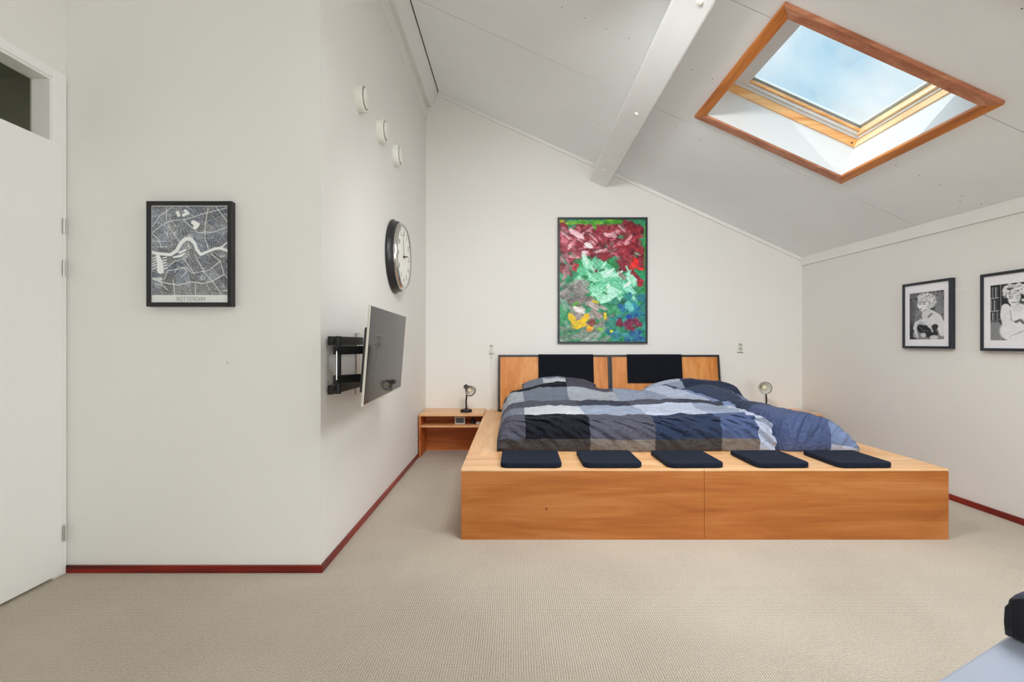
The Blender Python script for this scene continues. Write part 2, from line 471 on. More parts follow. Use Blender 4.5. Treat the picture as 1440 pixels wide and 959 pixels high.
door.part('door_leaf', bm_box(XA-0.03, XA+0.018, DY0+0.005, DY1+0.006, 0.012, 2.036, 0.003, 2), M['white'])
door.part('transom_pane', bm_box(XA-0.082, XA-0.077, DY0+0.045, DY1-0.045, 2.024, 2.325), M['darkglass'], 'dark transom glass')
for zc in (1.653, 1.455, 0.2):
    bm = bm_lathe([(0, -0.037), (0.0055, -0.037), (0.0055, -0.012), (0.0045, -0.011), (0.0055, -0.010), (0.0055, 0.036), (0.003, 0.038), (0, 0.038)], 16,
                  Matrix.Translation((XA+0.024, DY1+0.004, zc)))
    door.part('hinge', bm, M['steel'])
bm = bmesh.new()     # dim hall behind the transom
for a in ((-3.35, XA-0.1, 0.9, 0.95, 0, 2.7), (-3.35, XA-0.1, 2.9, 2.95, 0, 2.7), (-3.4, -3.35, 0.9, 2.95, 0, 2.7), (-3.4, XA-0.1, 0.9, 2.95, 2.65, 2.7)):
    join(bm, bm_box(*a))
struct('wall_hall', bm, M['hall'], 'dim hallway seen through the transom glass', 'wall')

# ---- sloping ceiling: backing + boards with open joints, holes for two skylights
SKX = (1.385, 2.35)
HOLES = [(2.5, 3.56), (0.80, 1.86)]
def on_slope(x, y, n):      # point at ceiling x,y lifted by n along the roof normal
    return V(x + n*SN, y, zceil(x) + n*CS)
def slope_box(x0, x1, y0, y1, n0, n1, bm=None):
    pts = [on_slope(x, y, n) for n in (n0, n1) for x, y in ((x0, y0), (x1, y0), (x1, y1), (x0, y1))]
    b2 = bmesh.new(); vs = [b2.verts.new(p) for p in pts]
    for q in ((3, 2, 1, 0), (4, 5, 6, 7), (0, 1, 5, 4), (1, 2, 6, 5), (2, 3, 7, 6), (3, 0, 4, 7)): b2.faces.new([vs[i] for i in q])
    bmesh.ops.recalc_face_normals(b2, faces=b2.faces)
    if bm is None: return b2
    join(bm, b2); return bm
XBR = [(-0.791, 0), (0.9, 0), (SKX[0], 0), (SKX[1], 0), (3.30, 0)]
YBR = sorted([(YF-0.05, 0), (-1.07, 1), (0.14, 1), (0.80, 0), (1.35, 1), (1.86, 0), (2.5, 0), (2.562, 1), (3.56, 0), (3.775, 1), (4.985, 2), (YB+0.05, 0)])
bm = bmesh.new()
for i in range(len(XBR)-1):
    for j in range(len(YBR)-1):
        (xa, sa), (xb, sb) = XBR[i], XBR[i+1]; (ya, ta), (yb, tb) = YBR[j], YBR[j+1]
        if i == 2 and any(abs(ya-h[0]) < 1e-6 or (ya >= h[0]-1e-6 and yb <= h[1]+1e-6) for h in HOLES): continue
        g = lambda s: (0, 0.0030, 0.0010)[s]
        b2 = slope_box(xa+g(2 if sa else 0), xb-g(2 if sb else 0), ya+g(ta), yb-g(tb), 0.0, 0.008); join(bm, b2, mi=0)
        xa2 = xa+0.03 if i == 3 else (-0.97 if i == 0 else xa); xb2 = xb-0.03 if i == 1 else xb
        ya2 = ya+0.03 if (i == 2 and any(abs(ya-h[1]) < 1e-6 for h in HOLES)) else ya
        yb2 = yb-0.03 if (i == 2 and any(abs(yb-h[0]) < 1e-6 for h in HOLES)) else yb
        b2 = slope_box(xa2, xb2, ya2, yb2, 0.012, 0.12); join(bm, b2, mi=1)
nails = [(790, 10), (822, 25), (853, 40), (884, 54), (622, 70), (642, 80), (662, 90), (690, 103), (711, 113), (732, 122), (796, 153), (842, 174),
         (973, 98), (1002, 111), (1437, 12), (1260, 232), (1293, 247), (1322, 260), (1353, 275), (1113, 301), (1178, 332), (950, 178), (985, 196), (1380, 287), (1350, 282)]
for u, v in nails:
    y = 1590.4/((CY-v)+SLOPE*(u-CX)); x = (u-CX)*y/F
    b2 = bm_lathe([(0, 0.0015), (0.0035, 0.0015), (0.0035, -0.001), (0, -0.001)], 8, axis_mtx(on_slope(x, y, 0), (SN, 0, CS), (0, 1, 0)))
    join(bm, b2, mi=2)
for ya, yb in ((-4.2, 3.77), (3.78, YB-0.02)):
    b2 = slope_box(-0.276, -0.264, ya, yb, -0.0018, 0.002); join(bm, b2, mi=0)
struct('ceiling', bm, [M['ceil'], M['gap'], M['nail']], 'sloping grey-white board ceiling with open joints', 'ceiling')
struct('ceiling_flat', bm_box(-2.3, -0.86, YF-0.05, YB+0.05, 3.80, 3.9), M['ceil'], 'flat ceiling strip above the ridge on the left', 'ceiling')

# ceiling beam with plugs
def slope_prof(xs, ns): return [on_slope(x, YF, n) for x, n in zip(xs, ns)]
bx0, bx1 = 0.862, 1.042
bm = bm_prism([on_slope(bx0, YF, 0.0), on_slope(bx1, YF, 0.0), on_slope(bx1, YF, -0.18), on_slope(bx0, YF, -0.18)], (0, YB-YF, 0), 0.010)
beam = Thing('ceiling_beam', 'white painted beam running down the slope middle', 'beam', (0.95, YB, 2.94), kind='structure')
beam.part('beam_body', bm, M['beam'])
for u, v in ((849, 238.6), (895, 160), (984, 2)):
    # solve on beam underside: z = zceil line shifted -0.18 along normal
    k = 3.372 - 0.18*(CS + SLOPE*SN) - CAMZ
    y = k*F/((CY-v)+SLOPE*(u-CX)); x = (u-CX)*y/F; z = CAMZ+(CY-v)*y/F
    bm = bm_lathe([(0, 0), (0.016, 0), (0.016, 0.006), (0.012, 0.010), (0, 0.011)], 20, axis_mtx((x, y, z), (-SN, 0, -CS), (0, 1, 0)))
    beam.part('bolt_cap', bm, M['plastic_white'])

# ridge beam and board along the top of the tv wall
bm = bm_prism([(-0.800, YF, 3.735), (-0.872, YF, 3.577), (-0.93, YF, 3.603), (-0.93, YF, 3.80), (-0.84, YF, 3.80)], (0, YB-YF, 0), 0.004)
struct('trim_ridge', bm, M['white_trim'], 'white ridge beam along the top of the left wall', 'trim')
struct('trim_left', bm_box(XL-0.002, XL+0.012, YA, YB, 3.455, 3.64, 0.003, 1), M['white_trim'], 'flat white board under the ridge beam', 'trim')
# batten where slope meets the back wall
bm = bm_prism([on_slope(-0.80, YB, 0), on_slope(3.05, YB, 0), on_slope(3.05, YB, -0.036), on_slope(-0.80, YB, -0.036)], (0, -0.02, 0), 0.004)
struct('trim_back', bm, M['white_trim'], 'thin white batten where the slope meets the back wall', 'trim')
# board at the top of the right wall
def zr(y): return zceil(xr(y)-0.018)
bm = bm_prism([(xr(YB), YB, 1.905), (xr(YB)-0.018, YB, 1.905), (xr(YB)-0.018, YB, zr(YB)-0.002), (xr(YB), YB, zr(YB)-0.002)], (0, 0, 0.0001))
bm.free()
bm = bmesh.new()
ring = []
for y in (YB, YF):
    x = xr(y); zt = zr(y)-0.003
    ring.append([bm.verts.new(p) for p in ((x+0.01, y, zt-0.088), (x-0.018, y, zt-0.088), (x-0.018, y, zt), (x+0.01, y, zt))])
bm.faces.new(ring[0]); bm.faces.new(ring[1][::-1])
for i in range(4): bm.faces.new([ring[0][i], ring[1][i], ring[1][(i+1) % 4], ring[0][(i+1) % 4]])
bmesh.ops.recalc_face_normals(bm, faces=bm.faces)
struct('trim_right', bm, M['white_trim'], 'white board along the top of the right wall', 'trim')

# baseboards
bt, bh = 0.013, 0.036
struct('baseboard_alcove', bm_box(XA, XL+bt, YA-bt, YA, 0, bh, 0.003, 2), M['mahogx'], 'dark red baseboard under the map wall', 'baseboard')
struct('baseboard_left', bm_box(XL, XL+bt, YA, 4.79, 0, bh, 0.003, 2), M['mahog'], 'dark red baseboard under the television wall', 'baseboard')
bm = bm_prism([(xr(YB), YB, 0), (xr(YF), YF, 0), (xr(YF)-bt, YF, 0), (xr(YB)-bt, YB, 0)], (0, 0, bh+0.004), 0.003)
struct('baseboard_right', bm, M['mahog'], 'dark red baseboard under the right wall', 'baseboard')

# ================================================================== SKYLIGHTS
def skylight(name, y0, y1, label, full=True):
    x0, x1 = SKX
    t = Thing(name, label, 'window', on_slope((x0+x1)/2, (y0+y1)/2, 0), kind='structure')
    # white shaft
    bm = bmesh.new()
    w = 0.02
    g = 0.0015
    for a in ((x0-w, x0+g, y0-w, y1+w), (x1-g, x1+w, y0-w, y1+w), (x0+g, x1-g, y0-w, y0+g), (x0+g, x1-g, y1-g, y1+w)):
        slope_box(a[0], a[1], a[2], a[3], -0.012, 0.36, bm)
    t.part('shaft_lining', bm, M['shaft'])
    # oak trim boards, mitred
    tw = 0.060; lo, hi = -0.024, 0.0
    def board(c):
        b2 = bmesh.new()
        va = [b2.verts.new(on_slope(x, y, lo)) for x, y in c]; vb = [b2.verts.new(on_slope(x, y, hi)) for x, y in c]
        b2.faces.new(va); b2.faces.new(vb[::-1])
        for i in range(4): b2.faces.new([va[i], vb[i], vb[(i+1) % 4], va[(i+1) % 4]][::-1])
        bmesh.ops.recalc_face_normals(b2, faces=b2.faces)
        bmesh.ops.bevel(b2, geom=list(b2.edges), offset=0.003, segments=1, affect='EDGES')
        return b2
    i0, i1, j0, j1 = x0-0.002, x1-0.004, y0-0.002, y1+0.002
    X0, X1, Y0, Y1 = x0-tw, x1+tw-0.008, y0-tw-0.010, y1+tw+0.022
    t.part('trim_board', board([(X0, Y0), (i0, j0), (i0, j1), (X0, Y1)]), M['skytrim'])
    t.part('trim_board', board([(X1, Y0), (i1, j0), (i1, j1), (X1, Y1)]), M['skytrim'])
    t.part('trim_board', board([(X0, Y0), (X1, Y0), (i1, j0), (i0, j0)]), M['skytrimx'])
    t.part('trim_board', board([(X0, Y1), (X1, Y1), (i1, j1), (i0, j1)]), M['skytrimx'])
    # pine frame at the top of the shaft
    def rail4(n0, n1, a, b_, c, d, a2, b2_, c2, d2, ms, nm, labs=(None,)*4):
        # outer rect a..b (x), c..d (y); inner rect a2..b2, c2..d2
        out = []
        for k, q in enumerate(((a, a2, c, d), (b2_, b_, c, d), (a2, b2_, c, c2), (a2, b2_, d2, d))):
            out.append(t.part(nm, slope_box(q[0], q[1], q[2], q[3], n0, n1), ms[k]))
        return out
    PX, PY = M['pinex'], M['piney']
    fr = rail4(0.205, 0.262, x0, x1, y0, y1, x0+0.012, x1-0.010, y0+0.010, y1-0.010, (PY, PY, PX, PX), 'pine_frame')
    for xx in (1.43, 2.315):
        b2 = bm_lathe([(0, 0), (0.006, 0), (0.006, 0.002), (0, 0.002)], 12, axis_mtx(on_slope(xx, y1-0.010, 0.225), (0, -1, 0)))
        t.sub(fr[3], 'screw_cap', b2, M['matte_black'])
    rail4(0.262, 0.285, x0, x1, y0, y1, x0+0.020, x1-0.018, y0+0.016, y1-0.016, (M['shaft'],)*4, 'seal_strip')
    sa = rail4(0.280, 0.330, x0, x1, y0, y1, x0+0.150, x1-0.034, y0+0.045, y1-0.034, (M['alu'], PY, PX, M['shaft']), 'sash')
    t.sub(sa[3], 'sash_bead', slope_box(x0+0.15, x1-0.034, y1-0.046, y1-0.034, 0.300, 0.318), PX)
    rail4(0.338, 0.352, x0, x1, y0, y1, x0+0.165, x1-0.052, y0+0.060, y1-0.050, (M['alu'],)*4, 'outer_cladding')
    t.part('glass_pane', slope_box(x0+0.14, x1-0.03, y0+0.04, y1-0.03, 0.331, 0.337), M['glass'])
    return t
skylight('window_1', HOLES[0][0], HOLES[0][1], 'oak-trimmed roof skylight showing blue sky above the bed')
skylight('window_2', HOLES[1][0], HOLES[1][1], 'assumed second roof skylight out of view, added to light the room')

# ================================================================== BED PLATFORM
PX0, PX1, PY0, PZ = -0.297, 2.432, 2.785, 0.396
bed = Thing('bed_platform', 'wide low plywood platform carrying the double bed', 'bed', ((PX0+PX1)/2, PY0, 0))
seam = 1.064
tt = 0.013
bed.part('front_panel', bm_box(PX0, seam-0.0006, PY0, PY0+0.018, 0, PZ-tt-0.002, 0.0008, 1), M['plyfront'])
bed.part('front_panel', bm_box(seam+0.0006, PX1, PY0, PY0+0.018, 0, PZ-tt-0.002, 0.0008, 1), M['plyfront'])
bed.part('side_panel', bm_box(PX0, PX0+0.018, PY0+0.018, YB-0.001, 0, PZ-tt, 0.001, 1), M['plyin'])
bed.part('side_panel', bm_box(PX1-0.018, PX1, PY0+0.018, YB-0.001, 0, PZ-tt, 0.001, 1), M['plyin'])
bed.part('top_board', bm_box(PX0, seam-0.0005, PY0, 3.12, PZ-tt, PZ, 0.001, 1), M['plytop'])
bed.part('top_board', bm_box(seam+0.0005, PX1, PY0, 3.12, PZ-tt, PZ, 0.001, 1), M['plytop'])
bed.part('top_board', bm_box(PX0, 0.35, 3.121, YB-0.001, PZ-tt, PZ, 0.001, 1), M['plytopy_lit'])
bed.part('top_board', bm_box(0.351, 1.849, 3.121, YB-0.001, PZ-tt, PZ, 0.001, 1), M['plytopy_lit'])
bed.part('top_board', bm_box(1.85, PX1, 3.121, YB-0.001, PZ-tt, PZ, 0.001, 1), M['plytopy_lit'])

# headboards: leaning black-framed veneer panels with a pad hung over the top
lean = math.atan(0.147)
def headboard(xa, xb, pa, pb, label):
    w, h = xb-xa, 0.585
    base = V((xa+xb)/2, 5.112, PZ+0.002)
    t = Thing('headboard', label, 'headboard', base, 'headboards behind the bed')
    R = Matrix.Translation(base) @ Matrix.Rotation(-lean, 4, 'X')
    fb = 0.021
    t.part('frame', xf(frame_ring(-w/2, w/2, 0, h, fb, -0.014, 0.012, 0.001), R), M['black'])
    t.part('veneer_panel', xf(bm_box(-w/2+fb-0.002, w/2-fb+0.002, -0.006, 0.008, fb-0.002, h-fb+0.002), R), M['plyhead'])
    c = base.x
    # pad: front flap, folded over the top edge
    pz = h-0.295
    prof = [(-0.015, pz), (-0.030, pz+0.004), (-0.034, pz+0.03), (-0.034, h-0.02), (-0.026, h+0.003), (-0.008, h+0.006), (0.010, h+0.005), (0.016, h-0.01), (0.016, h-0.10), (0.0125, h-0.10), (0.0125, h+0.001), (-0.0145, h+0.001)]
    b2 = bm_prism([(pa-c, y, z) for y, z in prof], (pb-pa, 0, 0))
    bmesh.ops.bevel(b2, geom=list(b2.edges), offset=0.0012, segments=1, affect='EDGES')
    t.part('head_pad', xf(b2, R), M['pad'])
    return t
headboard(-0.165, 0.9935, 0.252, 0.822, 'plywood headboard with black edge and pad, behind the left pillow')
headboard(0.9965, 2.136, 1.172, 1.738, 'plywood headboard with black edge and pad, behind the right pillow')

# seat pads
def rounded_pad(w, d, h, rf, rb):
    pts = []
    def arc(cx, cy, r, a0, a1, n=7):
        for i in range(n+1):
            a = math.radians(a0+(a1-a0)*i/n); pts.append((cx+r*math.cos(a), cy+r*math.sin(a), 0))
    arc(-w/2+rf, -d/2+rf, rf, 180, 270); arc(w/2-rf, -d/2+rf, rf, 270, 360)
    arc(w/2-rb, d/2-rb, rb, 0, 90, 3); arc(-w/2+rb, d/2-rb, rb, 90, 180, 3)
    bm = bm_prism(pts, (0, 0, h))
    es = [e for e in bm.edges if abs(e.verts[0].co.z-e.verts[1].co.z) < 1e-6]
    bmesh.ops.bevel(bm, geom=es, offset=0.008, segments=3, profile=0.5, affect='EDGES')
    return bm
padlabs = ['flat navy seat pad at the left end of the bed ledge', 'second flat navy seat pad from the left on the bed ledge',
           'middle flat navy seat pad of the five on the bed ledge', 'flat navy seat pad second from the right on the bed ledge',
           'flat navy seat pad at the right end of the bed ledge']
for k, (xa, xb, rot) in enumerate(((-0.076, 0.272, -0.4), (0.392, 0.726, 0.0), (0.862, 1.186, 1.2), (1.362, 1.672, 1.0), (1.822, 2.140, 1.2))):
    bm = rounded_pad(xb-xa, 0.345, 0.030, 0.045, 0.012)
    me_o = obj('seat_pad', bm, M['cushion'])
    me_o.location = ((xa+xb)/2, 2.968, PZ+0.0005); me_o.rotation_euler = (0, 0, math.radians(rot))
    me_o['label'] = padlabs[k]; me_o['category'] = 'cushion'; me_o['group'] = 'navy seat pads along the bed ledge'

# ------------------------------------------------------------------ bedding
PAL = dict(K=C(26, 29, 38, 0.86), G=C(86, 86, 100, 0.86), M=C(122, 130, 146, 0.86), L=C(164, 169, 178, 1.0), W=C(190, 193, 201, 1.02), B=C(146, 156, 177, 0.98),
           N=C(46, 58, 84, 0.86), S=C(84, 98, 138, 0.86), T=C(128, 119, 112, 0.86), D=C(72, 68, 67, 0.86), Q=C(62, 66, 80, 0.86), X=C(64, 76, 102, 0.86), P=C(128, 146, 186, 0.86), Y=C(176, 184, 204, 1.0))
PALM = {k: fabric('duvet_cotton_'+n, PAL[k], 0.58, 0.9) for k, n in dict(K='black', G='plum_grey', M='mid_grey', L='light_grey', W='off_white', B='pale_blue',
        N='navy', S='slate_blue', T='taupe', D='dark_taupe', Q='charcoal', X='dark_slate', P='sky_blue', Y='ice_blue').items()}
PKEYS = list(PALM)

def fine_lines(brk, step):
    out = [brk[0]]
    for a, b in zip(brk, brk[1:]):
        n = max(1, int(round((b-a)/step)))
        out += [a+(b-a)*(i+1)/n for i in range(n)]
    return np.array(out)

def quarter(c, R, L):
    th = np.clip(c/L, 0, 1)*math.pi/2
    off = np.where(c < L, R*(1-np.cos(th))**1.0, R+(c-L))
    g = np.where(c < L, np.sin(th)**0.85, 1.0)
    return off, g

def grid_cloth(name, A, B, colsA, rowsB, table, fn, thing_args):
    a = fine_lines(A, 0.0095); b = fine_lines(B, 0.0095)
    ga, gb = np.meshgrid(a, b)
    P = fn(ga, gb)
    h, w = ga.shape
    idx = np.arange(h*w).reshape(h, w)
    quads = np.stack([idx[:-1, :-1], idx[:-1, 1:], idx[1:, 1:], idx[1:, :-1]], -1).reshape(-1, 4)
    base = np.array(thing_args['base'])
    me = bpy.data.meshes.new(name)
    me.from_pydata((P.reshape(-1, 3)-base).tolist(), [], quads.tolist())
    used = []
    ca = 0.5*(ga[:-1, :-1]+ga[1:, 1:]).ravel(); cb = 0.5*(gb[:-1, :-1]+gb[1:, 1:]).ravel()
    ci = np.clip(np.searchsorted(colsA, ca)-1, 0, len(colsA)-2); ri = np.clip(np.searchsorted(rowsB, cb)-1, 0, len(rowsB)-2)
    keys = [table[r][c] for r, c in zip(ri, ci)]
    for k in keys:
        if k not in used: used.append(k)
    for k in used: me.materials.append(PALM[k])
    me.polygons.foreach_set('material_index', np.array([used.index(k) for k in keys], dtype=np.int32))
    me.polygons.foreach_set('use_smooth', np.ones(len(keys), dtype=bool))
    me.update()
    o = bpy.data.objects.new(name, me); COL.objects.link(o); o.location = thing_args['base']
    o['label'] = thing_args['label']; o['category'] = thing_args['cat']
    if 'group' in thing_args: o['group'] = thing_args['group']
    return o

def sstep(x, a, b):
    t = np.clip((x-a)/(b-a), 0, 1); return t*t*(3-2*t)

ZP = PZ+0.001
def folds(x, c, ang, fa, fb, seed):
    ca, sa = math.cos(ang), math.sin(ang)
    u, v = x*ca+c*sa, -x*sa+c*ca
    n = fbm(u*fa, v*fb, 3, seed)
    return 1-np.abs(2*n-1)*1.6

def xedge(y):       # where the left duvet's right border lies
    return 1.685 + 0.10*sstep(y, 3.35, 4.3) - 0.30*sstep(y, 4.35, 4.72)
def left_duvet(a, b):
    # a = cloth coordinate across (0 = left hem), b along (0 = front hem)
    offx, gx = quarter(a, 0.12, 0.27); offy, gy = quarter(b, 0.11, 0.26)
    x = -0.105+offx; y = 3.225+offy
    H = 0.205 + 0.045*sstep(y, 4.35, 4.72) + 0.075*np.exp(-((x-0.43)/0.34)**2)*sstep(y, 4.40, 4.72) + 0.05*np.exp(-((x-1.6)/0.25)**2)*sstep(y, 4.3, 4.7)
    H = H + 0.028*np.exp(-((y-(3.96+0.06*np.sin(3.1*x+0.6)+0.03*np.sin(8.3*x)))/0.06)**2) - 0.014*np.exp(-((y-(4.16+0.05*np.sin(3.1*x+0.6)))/0.07)**2)
    H = H + 0.030*(fbm(x*2.2+3, y*2.6, 3, 5)-0.5) + 0.014*(folds(x, y, 0.25, 2.0, 9.0, 21)-0.4)
    H = H - 0.02*np.exp(-((x+0.1)/0.25)**2)
    # right border laid over the other duvet
    edge = sstep(a, A_L[-1]-0.055, A_L[-1])
    z = ZP + H*gx*gy - edge*0.035*gy - 0.09*sstep(b, B_L[-1]-0.05, B_L[-1])
    z = np.maximum(z, ZP+0.002)
    # outward bulge and diagonal creases on the front face
    front = 1-sstep(b, 0.18, 0.40)
    side = 1-sstep(a, 0.16, 0.36)
    f1 = folds(x, b, -0.62, 2.3, 13.0, 3)
    f2 = folds(x, b, -0.50, 5.0, 34.0, 13)
    y = y - front*gy**0.5*(0.052*(f1-0.35) + 0.024*(f2-0.4)) + 0.012*front*np.sin(x*5+1)
    z = z + (1-front)*(0.015*(folds(x, y, -0.30, 3.0, 15.0, 9)-0.4) + 0.009*(folds(x, y, 0.25, 5, 36, 15)-0.4))*gx + front*0.012*(f1-0.4)*gy
    x = x - side*0.020*(folds(y, a, 0.4, 3, 12, 4)-0.35)
    x = x + 0.012*(fbm(y*2.5, x*2.5, 2, 31)-0.5)*2*(1-side)
    # right border swings outwards towards the front
    k = sstep(a, 1.2, A_L[-1])
    x = x + k*(xedge(y)-1.70)
    return np.stack([x, y, z], -1)
c2a = lambda X: X+0.105-0.12+0.27
c2b = lambda Y: Y-3.225-0.11+0.26
A_L = [0, c2a(0.079), c2a(0.49), c2a(0.92), c2a(1.352), c2a(1.60), c2a(1.705)]
B_L = [0, 0.055, c2b(3.45), c2b(3.87), c2b(4.27), c2b(4.60), c2b(4.76)]
tabL = ['DDTDTY', 'GKGNSY', 'MWBYBY', 'GGQGQP', 'LMLBYP', 'KKGBYX']
grid_cloth('duvet', A_L, B_L, A_L, B_L, tabL, left_duvet,
           dict(base=(0.8, 4.0, ZP), label='large patchwork duvet in grey, black and white covering the left of the bed', cat='duvet', group='duvets on the bed'))

def right_duvet(a, b):
    offy, gy = quarter(b, 0.10, 0.24)
    tot = A_R[-1]
    offr, gr = quarter(tot-a, 0.25, 0.33)
    x = 2.225-offr; y = 3.225+offy
    Hs = 0.180 + 0.045*np.exp(-((x-1.90)/0.20)**2)*(1-sstep(y, 3.9, 4.6)) + 0.05*sstep(y, 4.3, 4.72) + 0.07*np.exp(-((x-1.80)/0.25)**2)*sstep(y, 4.4, 4.72)
    Hs = Hs + 0.022*(fbm(x*2.6, y*2.4, 3, 55)-0.5) + 0.014*(folds(x, y, 0.5, 2.5, 10, 61)-0.4) + 0.007*(folds(x, y, 0.2, 5, 30, 62)-0.4)
    under = 1-sstep(x-xedge(y), 0.015, 0.11)
    Hs = Hs - 0.085*under
    z = np.maximum(ZP + Hs*gy*gr - 0.09*sstep(b, B_R[-1]-0.05, B_R[-1]), ZP+0.002)
    front = 1-sstep(b, 0.18, 0.42)
    f1 = folds(x, b, 0.95, 2.0, 13.0, 70)
    y = y - front*gy**0.5*(0.052*(f1-0.35) + 0.018*(folds(x, b, 0.9, 4, 30, 73)-0.4))*(1-under) + 0.075*front*under
    z = z + front*0.012*(f1-0.4)*gy*gr*(1-under)
    x = x + (1-sstep(tot-a, 0.1, 0.3))*0.012*(folds(y, a, 0.3, 3, 12, 71)-0.3)
    return np.stack([x, y, z], -1)
A_R = [0, 0.50, 0.50+0.33, 0.50+0.33+0.20]
A_R = [0, 0.50, 0.785, 1.055]
B_R = [0, 0.03, c2b(3.84), c2b(4.76)]
tabR = ['SSY', 'SSP', 'XXP']
grid_cloth('duvet', A_R, B_R, A_R, B_R, tabR, right_duvet,
           dict(base=(1.9, 4.0, ZP), label='slate blue duvet with a pale border on the right side of the bed', cat='duvet', group='duvets on the bed'))

# mattress under the duvets
single('mattress', bm_box(0.08, 1.98, 3.46, 5.04, ZP, ZP+0.04, 0.02, 3), M['mount_paper'], 'low mattress lying under the duvets and pillows', 'mattress', (1.04, 4.2, ZP))

def pillow(cx, cy, cz, w, d, t, tilt, colfn, label, yaw=0):
    n = 44; m = 30
    gx, gy = np.meshgrid(np.linspace(-1, 1, n), np.linspace(-1, 1, m))
    prof = (1-np.abs(gx)**3.2)**0.55*(1-np.abs(gy)**2.8)**0.6
    pin = 1-0.07*(1-np.abs(gy)**2)*np.abs(gx)**4
    pin2 = 1-0.07*(1-np.abs(gx)**2)*np.abs(gy)**4
    nz = 0.10*(fbm(gx*2.4+9, gy*2.4, 3, 77)-0.5) + 0.06*(folds(gx, gy, 0.7, 1.5, 4, 78)-0.4)
    X = gx*w/2*pin2; Y = gy*d/2*pin - 0.10*np.abs(gx)**2.6*sstep(gy, -0.2, 1.0)
    top = np.stack([X, Y, t/2*prof*(1+nz*3)], -1); bot = np.stack([X, Y, -t/2*prof], -1)
    R = np.array(Euler((math.radians(tilt), 0, math.radians(yaw))).to_matrix())
    co = np.concatenate([top.reshape(-1, 3), bot.reshape(-1, 3)]) @ R.T
    idx = np.arange(n*m).reshape(m, n); q = []
    q = np.stack([idx[:-1, :-1], idx[:-1, 1:], idx[1:, 1:], idx[1:, :-1]], -1).reshape(-1, 4)
    q2 = q[:, ::-1]+n*m
    me = bpy.data.meshes.new('pillow'); me.from_pydata(co.tolist(), [], np.concatenate([q, q2]).tolist())
    cxs = 0.5*(gx[:-1, :-1]+gx[1:, 1:]).ravel(); cys = 0.5*(gy[:-1, :-1]+gy[1:, 1:]).ravel()
    keys = [colfn(a, b) for a, b in zip(cxs, cys)]*2
    used = sorted(set(keys))
    for k in used: me.materials.append(PALM[k])
    me.polygons.foreach_set('material_index', np.array([used.index(k) for k in keys], dtype=np.int32))
    me.polygons.foreach_set('use_smooth', np.ones(len(keys), dtype=bool)); me.update()
    bmm = bmesh.new(); bmm.from_mesh(me); bmesh.ops.remove_doubles(bmm, verts=bmm.verts, dist=0.0004); bmm.to_mesh(me); bmm.free()
    o = bpy.data.objects.new('pillow', me); COL.objects.link(o); o.location = (cx, cy, cz)
    o['label'] = label; o['category'] = 'pillow'; o['group'] = 'pillows against the headboards'
    return o
pillow(0.45, 4.950, 0.650, 0.74, 0.36, 0.15, 27, lambda a, b: 'W' if (-0.42 < a < 0.18 and -0.2 < b < 0.42) else ('M' if a < 0.18 else 'G'),
       'grey pillow with a pale patch against the left headboard')
pillow(1.78, 4.950, 0.622, 0.92, 0.36, 0.17, 27, lambda a, b: ('B' if b < 0.1 else 'Y') if a < -0.25 else ('N' if b < 0.55 else 'S'),
       'navy and pale blue pillow against the right headboard')

# ================================================================== NIGHTSTANDS
NZ = 0.414
def nightstand(xa, xb, outer, label):
    t = Thing('nightstand', label, 'nightstand', ((xa+xb)/2, 5.0, 0), 'built-in nightstands beside the bed')
    y0 = 4.79; p = 0.018
    t.part('top', bm_box(xa, xb, y0-0.004, YB-0.001, NZ-p, NZ, 0.0015, 1), M['plytop'])
    xs = (xa, xa+p) if outer == 'L' else (xb-p, xb)
    t.part('side_panel', bm_box(xs[0], xs[1], y0, YB-0.002, 0, NZ-p, 0.001, 1), M['plyin'])
    ia, ib = (xa+p, xb) if outer == 'L' else (xa, xb-p)
    t.part('shelf', bm_box(ia, ib, y0+0.012, 5.118, 0.286, 0.304, 0.001, 1), M['plytop'])
    t.part('back_panel', bm_box(ia, ib, 5.12, 5.135, 0, NZ-p), M['plyin'])
    return t
nightstand(-0.917, PX0-0.001, 'L', 'open plywood nightstand with a shelf, left of the bed')
nightstand(PX1+0.001, 2.968, 'R', 'plywood nightstand mostly hidden behind the right of the bed')

# items on the left shelf
sz = 0.3045
t = Thing('alarm_clock', 'small grey alarm clock with silver frame on the nightstand shelf', 'clock', (-0.53, 4.92, sz))
t.part('body', bm_box(-0.583, -0.483, 4.895, 4.945, sz, sz+0.072, 0.005, 2), M['plastic_black'])
t.part('bezel', xf(frame_ring(-0.05, 0.05, 0, 0.072, 0.010, -0.004, 0.001, 0.001), Matrix.Translation((-0.533, 4.894, sz))), M['silver'])
t.part('display', bm_box(-0.575, -0.491, 4.892, 4.896, sz+0.009, sz+0.063), M['lcd'])
t = Thing('plug_adapter', 'black plug adapter beside the alarm clock on the shelf', 'adapter', (-0.405, 4.93, sz))
t.part('body', bm_lathe([(0, 0), (0.022, 0), (0.024, 0.006), (0.024, 0.030), (0.018, 0.038), (0, 0.038)], 24, Matrix.Translation((-0.405, 4.93, sz))), M['plastic_black'])
t.part('prong_head', bm_box(-0.413, -0.397, 4.918, 4.942, sz+0.036, sz+0.062, 0.004, 2), M['plastic_black'])
t = Thing('card_reader', 'small white gadget at the end of the nightstand shelf', 'gadget', (-0.345, 4.90, sz))
t.part('body', bm_box(-0.372, -0.318, 4.88, 4.92, sz, sz+0.022, 0.005, 2), M['plastic_white'])
t.part('slot', bm_box(-0.365, -0.325, 4.878, 4.881, sz+0.009, sz+0.013), M['socket_dark'])

